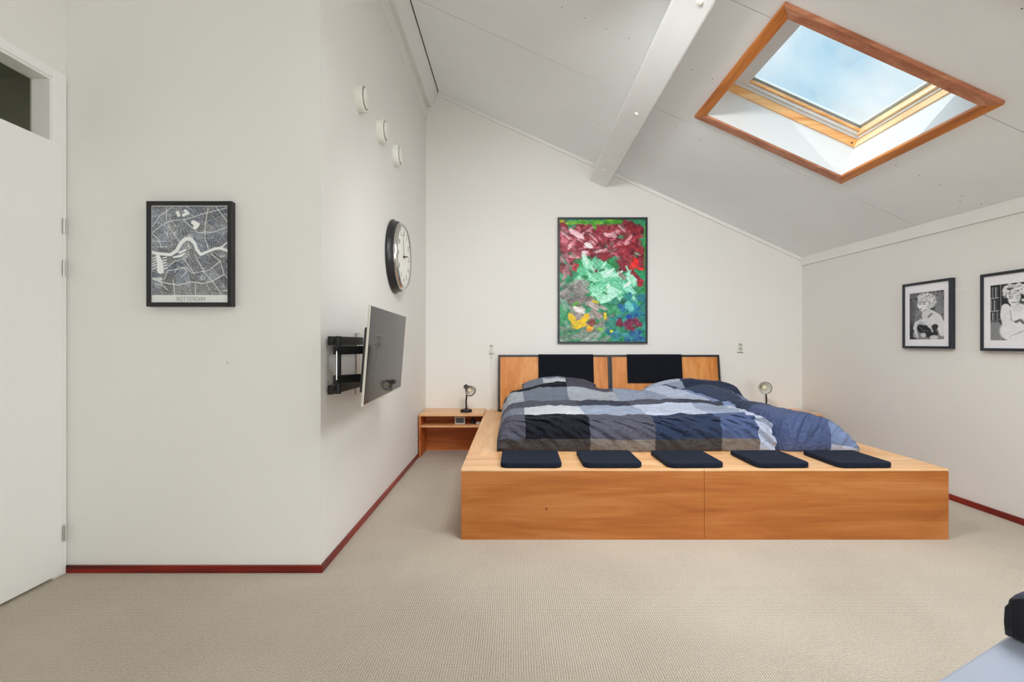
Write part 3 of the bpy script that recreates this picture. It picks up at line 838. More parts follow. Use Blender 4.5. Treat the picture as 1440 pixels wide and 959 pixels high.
# ================================================================== BEDSIDE LAMPS
def lamp(base, neck, head, aim, R, label, depth=0.075):
    t = Thing('bedside_lamp', label, 'lamp', base, 'bedside lamps on the nightstands')
    b = Vector(base)
    t.part('base', bm_lathe([(0, 0), (0.056, 0), (0.058, 0.004), (0.058, 0.018), (0.052, 0.026), (0.014, 0.029), (0.012, 0.036), (0, 0.036)], 40, Matrix.Translation(b)), M['matte_black'])
    t.part('stem', bm_tube(neck, 0.0085, 12), M['matte_black'])
    m = axis_mtx(head, aim)
    sh = t.part('shade', bm_lathe([(0, -0.052), (0.020, -0.052), (0.024, -0.046), (0.024, -0.012), (R*0.62, 0.014), (R*0.92, 0.05), (R, depth), (R-0.002, depth), (R*0.90, 0.05), (R*0.58, 0.017), (0.016, -0.008), (0, -0.008)], 40, m), M['matte_black'])
    t.sub(sh, 'reflector', bm_lathe([(0.014, -0.006), (R*0.56, 0.0185), (R*0.885, 0.052), (R*0.985, depth+0.0005)], 40, m), M['alu_bright'])
    t.sub(sh, 'rim', bm_lathe([(R*0.97, depth-0.001), (R*1.01, depth-0.001), (R*1.01, depth+0.002), (R*0.97, depth+0.002), (R*0.97, depth-0.001)], 40, m), M['steel'])
    bl = t.part('bulb', bm_lathe([(0, -0.004), (0.012, -0.004), (0.013, 0.012), (0.022, 0.030), (0.024, 0.044), (0.018, 0.058), (0.008, 0.065), (0, 0.066)], 24, m), M['bulb'])
    return t
def px(u, v, y): return V((u-CX)*y/F, y, CAMZ+(CY-v)*y/F)
yl = 4.96
lb = V(px(655.5, 578, yl).x, yl, NZ+0.0005)
h = px(657.6, 546.0, yl-0.005)
lamp(tuple(lb), [lb+V(0, 0, 0.03), px(655.8, 572, yl), px(655.4, 566, yl), px(656.2, 556, yl), px(656.4, 550, yl+0.01), h+V(-0.008, 0.02, -0.01)], h, (0.62, -1.0, -0.40), 0.053,
     'black bedside lamp with silvery reflector on the left nightstand')
lb = V(px(1076, 577, 4.93).x, 4.95, NZ+0.0005)
h = px(1072.5, 544, 4.97)
lamp(tuple(lb), [lb+V(0, 0, 0.03), px(1077.5, 572, 4.95), px(1077.8, 562, 4.95), px(1077.0, 554, 4.96), px(1075, 548, 4.99), h+V(0.006, 0.03, 0.0)], h, (-0.14, -1.0, -0.06), 0.063,
     'black bedside lamp with round reflector rising behind the right duvet')

# ================================================================== SOCKETS
def outlet(u, v, label, plug):
    y = YB
    c = px(u, v, y)
    t = Thing('wall_outlet', label, 'outlet', (c.x, y, c.z), 'double wall outlets beside the headboards')
    t.part('face_plate', bm_box(c.x-0.036, c.x+0.036, y-0.012, y, c.z-0.055, c.z+0.055, 0.004, 2), M['plastic_white'])
    for k, dz in enumerate((0.024, -0.020)):
        mm = axis_mtx((c.x, y-0.0115, c.z+dz), (0, -1, 0))
        w = t.part('socket_well', bm_lathe([(0.0195, 0.0), (0.0205, 0.004), (0.0190, 0.004), (0.0180, 0.001), (0, 0.001)], 28, mm), M['socket_well'])
        bm = bmesh.new()      # dark crescent painted as shade over the upper half of the well
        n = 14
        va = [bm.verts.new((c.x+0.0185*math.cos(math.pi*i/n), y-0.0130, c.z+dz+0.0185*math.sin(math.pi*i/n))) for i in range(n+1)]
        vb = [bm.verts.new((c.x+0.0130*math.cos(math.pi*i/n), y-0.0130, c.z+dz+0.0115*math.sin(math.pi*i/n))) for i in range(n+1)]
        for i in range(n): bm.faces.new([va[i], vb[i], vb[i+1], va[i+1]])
        t.sub(w, 'well_shade', bm, M['socket_dark'])
    t.part('plate_shade', bm_box(c.x-0.027, c.x+0.027, y-0.013, y-0.011, c.z-0.053, c.z-0.047), M['socket_dark'])  # dark strip painted as shadow along the plate bottom
    return t, c
_, c1 = outlet(691.0, 490.8, 'double wall outlet with a plug in it, left of the headboards', True)
_, c2 = outlet(1040.3, 488.8, 'empty double wall outlet right of the headboards', False)
t = Thing('power_plug', 'white plug in the lower socket left of the headboards', 'plug', (c1.x, YB-0.016, c1.z-0.022))
t.part('plug_body', bm_lathe([(0, 0), (0.017, 0), (0.017, 0.014), (0.011, 0.026), (0, 0.026)], 24, axis_mtx((c1.x+0.002, YB-0.0165, c1.z-0.022), (0, -1, 0))), M['plastic_white'])
t.part('cable', bm_tube([(c1.x+0.002, YB-0.038, c1.z-0.022), (c1.x+0.003, YB-0.042, c1.z-0.04), (c1.x+0.004, YB-0.030, c1.z-0.07), (c1.x+0.004, YB-0.0145, c1.z-0.10)], 0.0035, 8), M['plastic_white'])
cx_ = px(692.2, 540, YB).x
single('cable_duct', bm_box(cx_-0.010, cx_+0.010, YB-0.018, YB, NZ+0.001, c1.z-0.057, 0.002, 1), M['plastic_white'],
       'thin white cable duct running down from the left wall outlet', 'cable duct', (cx_, YB, NZ))

# ================================================================== WALL VENTS
vlabs = ['round white wall vent nearest the viewer, first of three in a line', 'round white wall vent in the middle of the line of three', 'round white wall vent nearest the back corner']
for k, (y, z) in enumerate(((2.965, 2.557), (3.43, 2.562), (3.87, 2.560))):
    m = axis_mtx((XL, y, z), (1, 0, 0))
    t = Thing('air_vent', vlabs[k], 'vent', (XL, y, z), 'round air vents on the left wall')
    t.part('ring', bm_lathe([(0, 0), (0.080, 0), (0.081, 0.004), (0.080, 0.040), (0.076, 0.046), (0.068, 0.046), (0.064, 0.040), (0.062, 0.012), (0, 0.012)], 48, m), M['plastic_white'])
    t.part('valve_disc', bm_lathe([(0, 0.014), (0.012, 0.014), (0.012, 0.040), (0.056, 0.046), (0.058, 0.051), (0.050, 0.057), (0.02, 0.060), (0, 0.0605)], 48, m), M['plastic_white'])

# ================================================================== WALL CLOCK
yc, zc = 3.858, 1.768
t = Thing('wall_clock', 'large round black and chrome station clock on the left wall', 'clock', (XL, yc, zc))
m = axis_mtx((XL, yc, zc), (1, 0, 0))
t.part('case', bm_lathe([(0, 0), (0.276, 0), (0.284, 0.004), (0.284, 0.010), (0.276, 0.014), (0.272, 0.020), (0.268, 0.045), (0.262, 0.050), (0.255, 0.051), (0.252, 0.056), (0, 0.056)], 96, m), M['plastic_black'])
t.part('bezel', bm_lathe([(0.252, 0.052), (0.256, 0.057), (0.255, 0.068), (0.249, 0.080), (0.243, 0.083), (0.239, 0.083), (0.2375, 0.078), (0.2375, 0.060)], 96, m), M['chrome'])
t.part('bezel_edge', bm_lathe([(0.2375, 0.078), (0.2435, 0.0835), (0.2400, 0.0850), (0.2340, 0.080), (0.2340, 0.076)], 96, m), M['steel'])
t.part('dial', bm_lathe([(0, 0.0755), (0.238, 0.0755), (0.238, 0.074), (0, 0.074)], 72, m), M['dial'])
fx = XL+0.0758
def dialpt(ang, r): return (yc + r*math.sin(ang), zc + r*math.cos(ang))     # clockwise from 12, right = +Y
for k in range(12):
    y, z = dialpt(2*math.pi*(k+1)/12, 0.178)
    mm = Matrix(((0, 0, 1, fx), (1, 0, 0, y), (0, 1, 0, z), (0, 0, 0, 1)))
    t.part('numeral', text_bm(str(k+1), 0.052, mm, 0.0005), M['ink'])
bm = bmesh.new()
for k in range(60):
    a = 2*math.pi*k/60; r0, w = (0.208, 0.0028) if k % 5 == 0 else (0.218, 0.0012)
    ca, sa = math.cos(a), math.sin(a)
    vs = []
    for r, s in ((r0, -w), (0.228, -w), (0.228, w), (r0, w)):
        vs.append(bm.verts.new((fx+0.0006, yc + r*sa + s*ca, zc + r*ca - s*sa)))
    bm.faces.new(vs[::-1])
t.part('minute_track', bm, M['ink'])
def hand(ang, L, w, tail, x):
    ca, sa = math.cos(ang), math.sin(ang); pts = []
    for r, s in ((-tail, -w), (L, -w*0.5), (L+0.006, 0), (L, w*0.5), (-tail, w)):
        pts.append((x, yc + r*sa + s*ca, zc + r*ca - s*sa))
    return bm_prism(pts, (0.0012, 0, 0))
t.part('minute_hand', hand(math.radians(-16), 0.165, 0.0035, 0.02, fx+0.0035), M['ink'])
t.part('hour_hand', hand(math.radians(80), 0.135, 0.0065, 0.035, fx+0.002), M['ink'])
t.part('hub', bm_lathe([(0, 0), (0.008, 0), (0.008, 0.006), (0, 0.007)], 20, axis_mtx((fx, yc, zc), (1, 0, 0))), M['ink'])

# ================================================================== TELEVISION + MOUNT
TW, TH = 0.98, 0.463
tv_c = V(-0.692, 2.25+TW/2, 1.0425)
tilt = math.radians(4.4)
TVM = Matrix.Translation(tv_c) @ Matrix.Rotation(math.radians(3.2), 4, 'Z') @ Matrix.Rotation(tilt, 4, 'Y')
t = Thing('flat_screen_tv', 'thin flat-screen television tilted down on a wall arm', 'television', tv_c)
t.part('rear_shell', xf(bm_box(-0.011, 0.0, -TW/2, TW/2, -TH/2, TH/2, 0.002, 2), TVM), M['silver'], 'silver outer edge and back')
t.part('rear_housing', xf(bm_box(-0.045, -0.010, -TW/2+0.09, TW/2-0.09, -TH/2+0.05, TH/2-0.10, 0.010, 2), TVM), M['plastic_black'])
t.part('screen', xf(bm_box(-0.002, 0.0015, -TW/2+0.004, TW/2-0.004, -TH/2+0.008, TH/2-0.004), TVM), M['screen'])
t.part('sensor_bar', xf(bm_box(-0.012, 0.000, -0.05, 0.05, -TH/2-0.008, -TH/2+0.001, 0.002, 1), TVM), M['silver'])

mt = Thing('tv_wall_mount', 'black articulated bracket holding the television off the wall', 'bracket', (XL, 2.62, 1.05))
def bar(p, q, hh, w):       # horizontal flat bar between p and q (same z), height hh, width w
    p, q = Vector(p), Vector(q); d = (q-p); L = d.length
    b2 = bm_box(0, L, -w/2, w/2, -hh/2, hh/2, 0.004, 2)
    ang = math.atan2(d.y, d.x)
    return xf(b2, Matrix.Translation(p) @ Matrix.Rotation(ang, 4, 'Z'))
zt_, zb_ = 1.112, 0.868
mt.part('wall_plate', bm_box(XL, XL+0.012, 2.90, 2.97, 0.80, 1.16, 0.003, 1), M['steel'], 'steel wall plate')
for z in (zt_, zb_):
    mt.part('wall_arm', bar((XL+0.022, 2.455, z), (XL+0.030, 2.93, z), 0.045, 0.026), M['matte_black'])
mt.part('elbow_post', bm_lathe([(0, 0.85), (0.013, 0.85), (0.013, 1.135), (0, 1.135)], 18, Matrix.Translation((XL+0.062, 2.46, 0))), M['matte_black'])
mt.part('elbow_rod', bm_lathe([(0, 0.92), (0.004, 0.92), (0.004, 1.06), (0, 1.06)], 12, Matrix.Translation((XL+0.062, 2.436, 0))), M['chrome'], 'thin chrome rod')
for z in (zt_-0.047, zb_+0.053):
    mt.part('screen_arm', bar((XL+0.050, 2.44, z), (-0.722, 2.66, z), 0.042, 0.028), M['matte_black'])
mt.part('pivot_post', bm_lathe([(0, 0.89), (0.014, 0.89), (0.014, 1.10), (0, 1.10)], 18, Matrix.Translation((-0.742, 2.645, 0))), M['matte_black'])
mt.part('screen_plate', xf(bm_box(-0.052, -0.046, -0.10, 0.10, -0.11, 0.11, 0.002, 1), TVM), M['matte_black'])

# ================================================================== PICTURES
# ---- painting above the bed
def paint_abstract(W=250, H=352):
    r = np.random.default_rng(5)
    yy, xx = np.mgrid[0:H, 0:W]
    X = 80+xx/(W-1)*548; Y = 88+yy/(H-1)*777           # working units
    n1 = fbm(X/60, Y/60, 4, 1); n2 = fbm(X/25, Y/25, 3, 2)
    img = np.zeros((H, W, 3)); img[:] = (44, 132, 88)
    img += (n2[..., None]-0.5)*70
    def stroke(cx, cy, L, w, ang, col, al=0.9, rough=0.5):
        a = math.radians(ang); u = (X-cx)*math.cos(a)+(Y-cy)*math.sin(a); v = -(X-cx)*math.sin(a)+(Y-cy)*math.cos(a)
        sd = int(r.integers(1, 9999))
        e = (fbm(u/18+sd, v/9, 3, sd)-0.5)*rough
        d = (np.abs(u/(L/2))**3.2+np.abs(v/(w/2))**3.2)**(1/3.2)+e*1.5
        mk = np.clip((1.0-d)*4.5, 0, 1)*al*(0.72+0.5*(vnoise(u/40+sd, v/2.6, sd)))
        mk = np.clip(mk, 0, 1)[..., None]
        c = np.array(col)+(fbm(u/22, v/5, 3, sd+3)[..., None]-0.5)*70
        img[:] = img*(1-mk)+c*mk
    def scatter(n, x0, x1, y0, y1, cols, L=(40, 90), w=(15, 35), ang=(-60, 60), al=0.85):
        for _ in range(n):
            stroke(r.uniform(x0, x1), r.uniform(y0, y1), r.uniform(*L), r.uniform(*w), r.uniform(*ang), cols[int(r.integers(len(cols)))], al)
    # crimson field
    scatter(130, 90, 620, 120, 420, [(112, 18, 38), (136, 26, 44), (96, 20, 34), (150, 44, 58)], (60, 140), (30, 60))
    scatter(46, 90, 480, 130, 330, [(184, 96, 112), (206, 140, 150), (164, 66, 82), (120, 96, 96)], (30, 80), (12, 26), (-50, 60), 0.75)
    scatter(30, 110, 620, 140, 330, [(222, 176, 184), (190, 104, 120), (148, 20, 34), (176, 30, 40), (210, 150, 160)], (40, 90), (12, 24), (-40, 50), 0.7)
    # green top band
    scatter(14, 100, 460, 92, 118, [(92, 158, 28), (110, 170, 40), (60, 140, 40)], (60, 110), (16, 30), (-12, 12))
    stroke(300, 128, 60, 26, 60, (80, 160, 50)); stroke(95, 100, 40, 22, 0, (190, 180, 30))
    for y in (170, 240, 330, 430, 560): stroke(622, y, 110, 14, 90, (60, 150, 60), 0.8)
    # pale pink knife marks
    stroke(190, 184, 120, 34, 30, (236, 190, 200)); stroke(190, 184, 110, 30, 30, (236, 190, 200)); stroke(112, 228, 54, 42, 20, (208, 120, 140)); stroke(150, 256, 60, 26, -60, (222, 170, 180))
    stroke(172, 232, 60, 24, 120, (196, 110, 124)); stroke(264, 256, 60, 40, 25, (232, 216, 222)); stroke(400, 190, 90, 26, 10, (212, 160, 170)); stroke(520, 215, 80, 20, -45, (220, 150, 160))
    stroke(320, 320, 60, 36, -20, (110, 24, 40)); stroke(120, 320, 50, 40, 70, (150, 90, 104)); stroke(120, 420, 50, 60, 80, (170, 110, 130))
    scatter(8, 85, 200, 320, 460, [(150, 110, 110), (190, 120, 140), (120, 100, 96)], (30, 60), (14, 26))
    # saturated greens around the mint mass
    scatter(26, 170, 420, 340, 600, [(20, 132, 66), (30, 150, 80), (24, 118, 60)], (60, 120), (30, 60))
    scatter(10, 430, 620, 420, 620, [(40, 150, 100), (36, 140, 110)], (60, 110), (30, 60))
    stroke(182, 392, 36, 60, 20, (176, 20, 34)); stroke(545, 430, 200, 46, 48, (132, 20, 36)); stroke(556, 372, 50, 90, 25, (222, 26, 24)); stroke(592, 400, 50, 26, 10, (214, 28, 26)); stroke(596, 490, 40, 50, 20, (170, 26, 40))
    # mint knife strokes
    mint = [(150, 218, 186), (120, 204, 164), (176, 230, 206), (96, 188, 146), (140, 210, 190)]
    for (cx, cy, L, w, a) in ((262, 390, 120, 44, 68), (215, 490, 84, 40, 70), (240, 420, 90, 40, 10), (320, 370, 90, 50, 40), (380, 410, 120, 60, 30), (330, 450, 120, 50, -20), (420, 460, 130, 60, 35),
                              (360, 510, 130, 60, -25), (460, 510, 130, 60, 40), (320, 555, 100, 46, 45), (440, 560, 120, 56, 20), (520, 540, 110, 50, 60), (500, 600, 110, 60, 70), (390, 590, 90, 36, -15), (540, 470, 80, 36, 50), (545, 610, 90, 40, 120)):
        stroke(cx, cy, L*1.3, w*1.35, a, mint[int(r.integers(5))], 0.95)
    scatter(34, 230, 550, 350, 600, mint + [(214, 240, 226)], (36, 70), (12, 24), (-70, 70), 0.8)
    stroke(238, 302, 40, 34, 10, (228, 214, 220)); stroke(246, 345, 70, 30, 62, (196, 232, 214)); stroke(480, 450, 70, 26, 50, (150, 120, 120)); stroke(515, 500, 60, 24, -40, (214, 232, 222)); stroke(350, 410, 40, 14, -20, (30, 110, 66)); stroke(280, 420, 34, 14, 20, (40, 120, 80))
    # greys lower left
    scatter(40, 85, 250, 480, 620, [(112, 108, 104), (136, 130, 126), (92, 96, 92), (150, 146, 142)], (50, 110), (18, 40), (-40, 40))
    scatter(44, 150, 410, 590, 780, [(146, 130, 126), (120, 106, 104), (168, 156, 152), (100, 112, 96)], (50, 100), (18, 40), (-50, 30))
    scatter(44, 85, 420, 770, 860, [(104, 124, 110), (128, 140, 130), (90, 116, 96), (150, 158, 150)], (50, 110), (16, 34), (-30, 20))
    scatter(8, 82, 130, 600, 860, [(70, 150, 100), (120, 160, 140)], (50, 90), (14, 30), (60, 100))
    stroke(205, 662, 84, 36, 20, (222, 216, 210)); stroke(300, 640, 90, 40, 35, (186, 168, 164)); stroke(320, 690, 90, 36, 50, (160, 134, 132)); stroke(185, 625, 50, 26, -30, (80, 160, 50))
    # blues lower right
    scatter(34, 400, 625, 580, 860, [(28, 118, 116), (36, 132, 120), (22, 100, 128), (40, 120, 100)], (60, 120), (26, 50))
    scatter(14, 460, 610, 620, 860, [(20, 84, 150), (30, 110, 160), (24, 70, 130)], (40, 90), (20, 40)); stroke(545, 650, 60, 90, 20, (40, 140, 160)); stroke(520, 640, 90, 50, 60, (110, 196, 180), 0.8); stroke(480, 610, 50, 40, -50, (24, 96, 76))
    for (cx, cy, L, w, a) in ((462, 745, 60, 50, 60), (520, 750, 80, 60, -40), (575, 745, 70, 44, 50), (540, 780, 60, 36, 20)): stroke(cx, cy, L, w, a, (128, 24, 62))
    stroke(520, 705, 40, 30, 0, (24, 60, 160)); scatter(6, 430, 600, 800, 860, [(60, 140, 160), (40, 110, 140)], (40, 80), (16, 30))
    img += (fbm(X/14, Y/14, 3, 91)[..., None]-0.5)*60
    # yellows
    for (cx, cy, L, w, a) in ((160, 715, 70, 44, 60), (205, 752, 110, 56, -15), (245, 715, 70, 40, -50), (275, 775, 50, 30, 20)): stroke(cx, cy, L, w, a, (234, 188, 22))
    stroke(285, 745, 50, 50, 40, (130, 44, 40)); stroke(270, 790, 40, 22, 0, (220, 130, 30)); stroke(370, 700, 22, 46, 0, (236, 200, 20)); stroke(308, 610, 50, 18, 15, (220, 190, 30)); stroke(410, 798, 24, 20, 30, (200, 200, 40)); stroke(340, 785, 50, 22, 20, (120, 190, 60))
    return np.clip(img, 0, 255)
x0, x1 = (784.3-CX)*5.215/F, (910.8-CX)*5.215/F
z1, z0 = CAMZ+(CY-305.5)*5.215/F, CAMZ+(CY-483.2)*5.215/F
t = Thing('abstract_painting', 'large abstract painting of red, mint and yellow strokes above the headboards', 'painting', ((x0+x1)/2, YB, z0))
t.part('frame', frame_ring(x0, x1, z0, z1, 0.021, 5.213, YB, 0.001), M['navyframe'])
art_panel('canvas', paint_abstract(), (x0+0.018, 5.222, z1-0.018), (x1-x0-0.036, 0, 0), (0, 0, -(z1-z0-0.036)), M['art'], t)
t.part('backing_board', bm_box(x0+0.015, x1-0.015, 5.226, YB-0.001, z0+0.015, z1-0.015), M['blackframe'])

# ---- city map
def paint_map(W=284, H=364):
    r = np.random.default_rng(3)
    yy, xx = np.mgrid[0:H, 0:W]
    X = 176+xx/(W-1)*576; Y = 96+yy/(H-1)*738
    nb = fbm(X/90, Y/90, 4, 7)
    sx, sy = r.uniform(170, 760, 90), r.uniform(95, 790, 90)
    d = np.hypot(X[..., None]-sx, Y[..., None]-sy)
    o = np.argsort(d, -1); i0 = o[..., 0]
    d0 = np.take_along_axis(d, o[..., :1], -1)[..., 0]; d1 = np.take_along_axis(d, o[..., 1:2], -1)[..., 0]
    ang = r.uniform(0, math.pi/2, 90)[i0]; sp = r.uniform(9, 18, 90)[i0]; tone = r.uniform(96, 126, 90)[i0]; warm = r.uniform(-5, 5, 90)[i0]
    u = X*np.cos(ang)+Y*np.sin(ang); v = -X*np.sin(ang)+Y*np.cos(ang)
    base = tone+(nb-0.5)*50 + (fbm(X/7, Y/7, 2, 9)-0.5)*60
    g = np.minimum(np.abs((u/sp) % 1-0.5)*sp, np.abs((v/(sp*1.6)) % 1-0.5)*sp*1.6)
    base = base + 62*np.clip(1-g/1.9, 0, 1)
    base = base + 50*np.clip(1-(d1-d0)/4.0, 0, 1)
    img = np.stack([base+warm*0.6, base+2, base+8-warm*0.8], -1)
    def poly(pts, w, col, al=1.0):
        D = np.full(X.shape, 1e9)
        ws = w if isinstance(w, (list, tuple)) else [w]*len(pts)
        best = np.zeros_like(X)
        for (p, q, wa, wb) in zip(pts, pts[1:], ws, ws[1:]):
            px_, py_ = p; dx, dy = q[0]-p[0], q[1]-p[1]; L2 = dx*dx+dy*dy
            tt_ = np.clip(((X-px_)*dx+(Y-py_)*dy)/L2, 0, 1)
            dd = np.hypot(X-px_-tt_*dx, Y-py_-tt_*dy) - (wa+(wb-wa)*tt_)/2
            D = np.minimum(D, dd)
        mk = np.clip(0.5-D/1.8, 0, 1)[..., None]*al
        img[:] = img*(1-mk)+np.array(col)*mk
    road = (208, 210, 208)
    for pts in ([(180, 305), (260, 240), (330, 212), (440, 200), (560, 160), (748, 112)], [(180, 260), (240, 175), (330, 110)], [(300, 250), (380, 360), (400, 380)], [(180, 310), (230, 350), (250, 410), (300, 410)],
                [(420, 210), (520, 300), (640, 300), (748, 255)], [(600, 110), (580, 240), (575, 350), (605, 425)], [(660, 110), (748, 225)], [(500, 470), (560, 580)], [(290, 570), (350, 520), (420, 500), (500, 620)],
                [(270, 660), (300, 590), (440, 570), (480, 610), (600, 590), (690, 520)], [(620, 460), (690, 520), (720, 620), (748, 650)], [(350, 600), (380, 560), (420, 570), (440, 600), (400, 640)],
                [(205, 690), (260, 700), (300, 740)], [(560, 590), (640, 680), (700, 770)], [(340, 660), (350, 775)], [(505, 690), (505, 775)], [(290, 110), (290, 210)], [(180, 640), (260, 690)]):
        poly(pts, 5.5, road, 0.95)
    poly([(190, 655), (300, 690), (380, 700), (480, 675), (560, 690), (640, 665), (720, 620)], 8, (206, 208, 206), 0.9)
    water = (224, 226, 226)
    poly([(176, 452), (230, 462), (320, 470), (365, 440), (395, 385), (430, 350), (470, 350), (500, 385), (515, 430), (545, 468), (600, 445), (650, 425), (690, 420), (752, 442)], [24, 22, 24, 26, 28, 28, 28, 26, 24, 22, 18, 20, 22, 22], water)
    poly([(690, 420), (720, 395), (752, 370)], 10, water)
    poly([(340, 490), (390, 480), (428, 460)], [10, 22, 10], water); poly([(385, 455), (430, 435)], 16, water)
    poly([(225, 480), (240, 530), (245, 590)], [30, 44, 50], water)
    for yk in (495, 515, 535, 555, 578): poly([(262, yk), (290, yk-6)], 8, water); poly([(186, yk+2), (215, yk-12)], 7, water)
    poly([(195, 655), (250, 655)], 22, (200, 202, 202))
    poly([(490, 225), (520, 240), (505, 260)], 34, (230, 231, 230)); poly([(372, 150), (380, 170)], 26, (222, 224, 222)); poly([(430, 135), (450, 155), (415, 170)], 22, (222, 224, 222)); poly([(712, 745), (735, 738), (748, 750)], 6, (220, 222, 222))
    # paper border and title strip
    paper = np.array((216, 217, 216))
    mk = (Y > 776) | (Y < 104) | (X < 181) | (X > 746)
    img[mk] = paper
    return np.clip(img, 0, 255)
ym = YA-0.034
fx0, fx1 = (205.3-CX)*ym/F, (325.6-CX)*ym/F
fz1, fz0 = CAMZ+(CY-282.6)*ym/F, CAMZ+(CY-431.0)*ym/F
t = Thing('framed_map', 'black framed street map print titled ROTTERDAM beside the door', 'picture', ((fx0+fx1)/2, YA, fz0))
fb = 0.020
t.part('frame', frame_ring(fx0, fx1, fz0, fz1, fb, ym, YA-0.001, 0.0012), M['blackframe'])
art_panel('print', paint_map(), (fx0+fb-0.001, ym+0.008, fz1-fb+0.001), (fx1-fx0-2*fb+0.002, 0, 0), (0, 0, -(fz1-fz0-2*fb+0.002)), M['print'], t)
t.part('backing_board', bm_box(fx0+fb-0.002, fx1-fb+0.002, ym+0.012, YA-0.002, fz0+fb-0.002, fz1-fb+0.002), M['blackframe'])
GL = {'R': [[(0, 0), (0, 1), (.8, 1), (1, .85), (1, .62), (.8, .5), (0, .5)], [(.45, .5), (1, 0)]], 'O': [[(0, .12), (0, .88), (.15, 1), (.85, 1), (1, .88), (1, .12), (.85, 0), (.15, 0), (0, .12)]],
      'T': [[(0, 1), (1, 1)], [(.5, 1), (.5, 0)]], 'E': [[(1, 1), (0, 1), (0, 0), (1, 0)], [(0, .52), (.8, .52)]], 'D': [[(0, 0), (0, 1), (.7, 1), (1, .8), (1, .2), (.7, 0), (0, 0)]],
      'A': [[(0, 0), (.15, .9), (.5, 1), (.85, .9), (1, 0)], [(.07, .4), (.93, .4)]], 'M': [[(0, 0), (0, 1), (.5, .45), (1, 1), (1, 0)]]}
sx_ = (fx1-fx0-2*fb)/576.0
def mpt(X, Y): return (fx0+fb+(X-176)*sx_, fz1-fb-(Y-96)*(fz1-fz0-2*fb)/738.0)
xa, zt1 = mpt(368, 794); xb, zb1 = mpt(577, 822)
bm = bmesh.new(); n = 9; pitch = (xb-xa)/(n-0.28); gw = pitch*0.70
for i, ch in enumerate('ROTTERDAM'):
    for st in GL[ch]:
        for p, q in zip(st, st[1:]):
            P = V(xa+i*pitch+p[0]*gw, 0, zb1+p[1]*(zt1-zb1)); Q = V(xa+i*pitch+q[0]*gw, 0, zb1+q[1]*(zt1-zb1))
            dd = (Q-P).normalized(); nn = V(-dd.z, 0, dd.x)*0.0009; P -= dd*0.0006; Q += dd*0.0006
            vs = [bm.verts.new(V(a.x, ym+0.0072, a.z)) for a in (P-nn, Q-nn, Q+nn, P+nn)]
            bm.faces.new(vs)
t.part('title_lettering', bm, M['letter'])

# ---- two portraits on the right wall (generic black-and-white figures)
def bwcanvas(W, H):
    yy, xx = np.mgrid[0:H, 0:W]; return xx/(W-1), yy/(H-1)*1.5, np.zeros((H, W))
def blob(img, X, Y, cx, cy, rx, ry, ang, val, soft=0.25, al=1.0, tex=0):
    a = math.radians(ang); u = ((X-cx)*math.cos(a)+(Y-cy)*math.sin(a))/rx; v = (-(X-cx)*math.sin(a)+(Y-cy)*math.cos(a))/ry
    mk = np.clip((1-np.sqrt(u*u+v*v))/soft, 0, 1)*al
    img[:] = img*(1-mk)+val*mk
def pathb(img, X, Y, pts, w, val, al=1.0, soft=0.012):
    D = np.full(X.shape, 1e9); ws = w if isinstance(w, (list, tuple)) else [w]*len(pts)
    for p, q, wa, wb in zip(pts, pts[1:], ws, ws[1:]):
        dx, dy = q[0]-p[0], q[1]-p[1]; t_ = np.clip(((X-p[0])*dx+(Y-p[1])*dy)/(dx*dx+dy*dy+1e-9), 0, 1)
        D = np.minimum(D, np.hypot(X-p[0]-t_*dx, Y-p[1]-t_*dy)-(wa+(wb-wa)*t_)/2)
    mk = np.clip(0.5-D/soft/2, 0, 1)*al; img[:] = img*(1-mk)+val*mk
def curls(img, X, Y, r, cx, cy, rx, ry, n):
    for _ in range(n):
        a = r.uniform(0, 2*math.pi); q = math.sqrt(r.uniform(0, 1)); x, y = cx+rx*q*math.cos(a), cy+ry*q*math.sin(a)
        s = r.uniform(0.030, 0.058)
        blob(img, X, Y, x+0.008, y+0.012, s, s, 0, 96, 0.6, 0.40); blob(img, X, Y, x, y, s, s*0.8, r.uniform(0, 180), r.uniform(190, 245), 0.6, 0.9)
def tint(img, b): return np.clip(np.stack([img, img+1.5, img+b], -1), 0, 255)
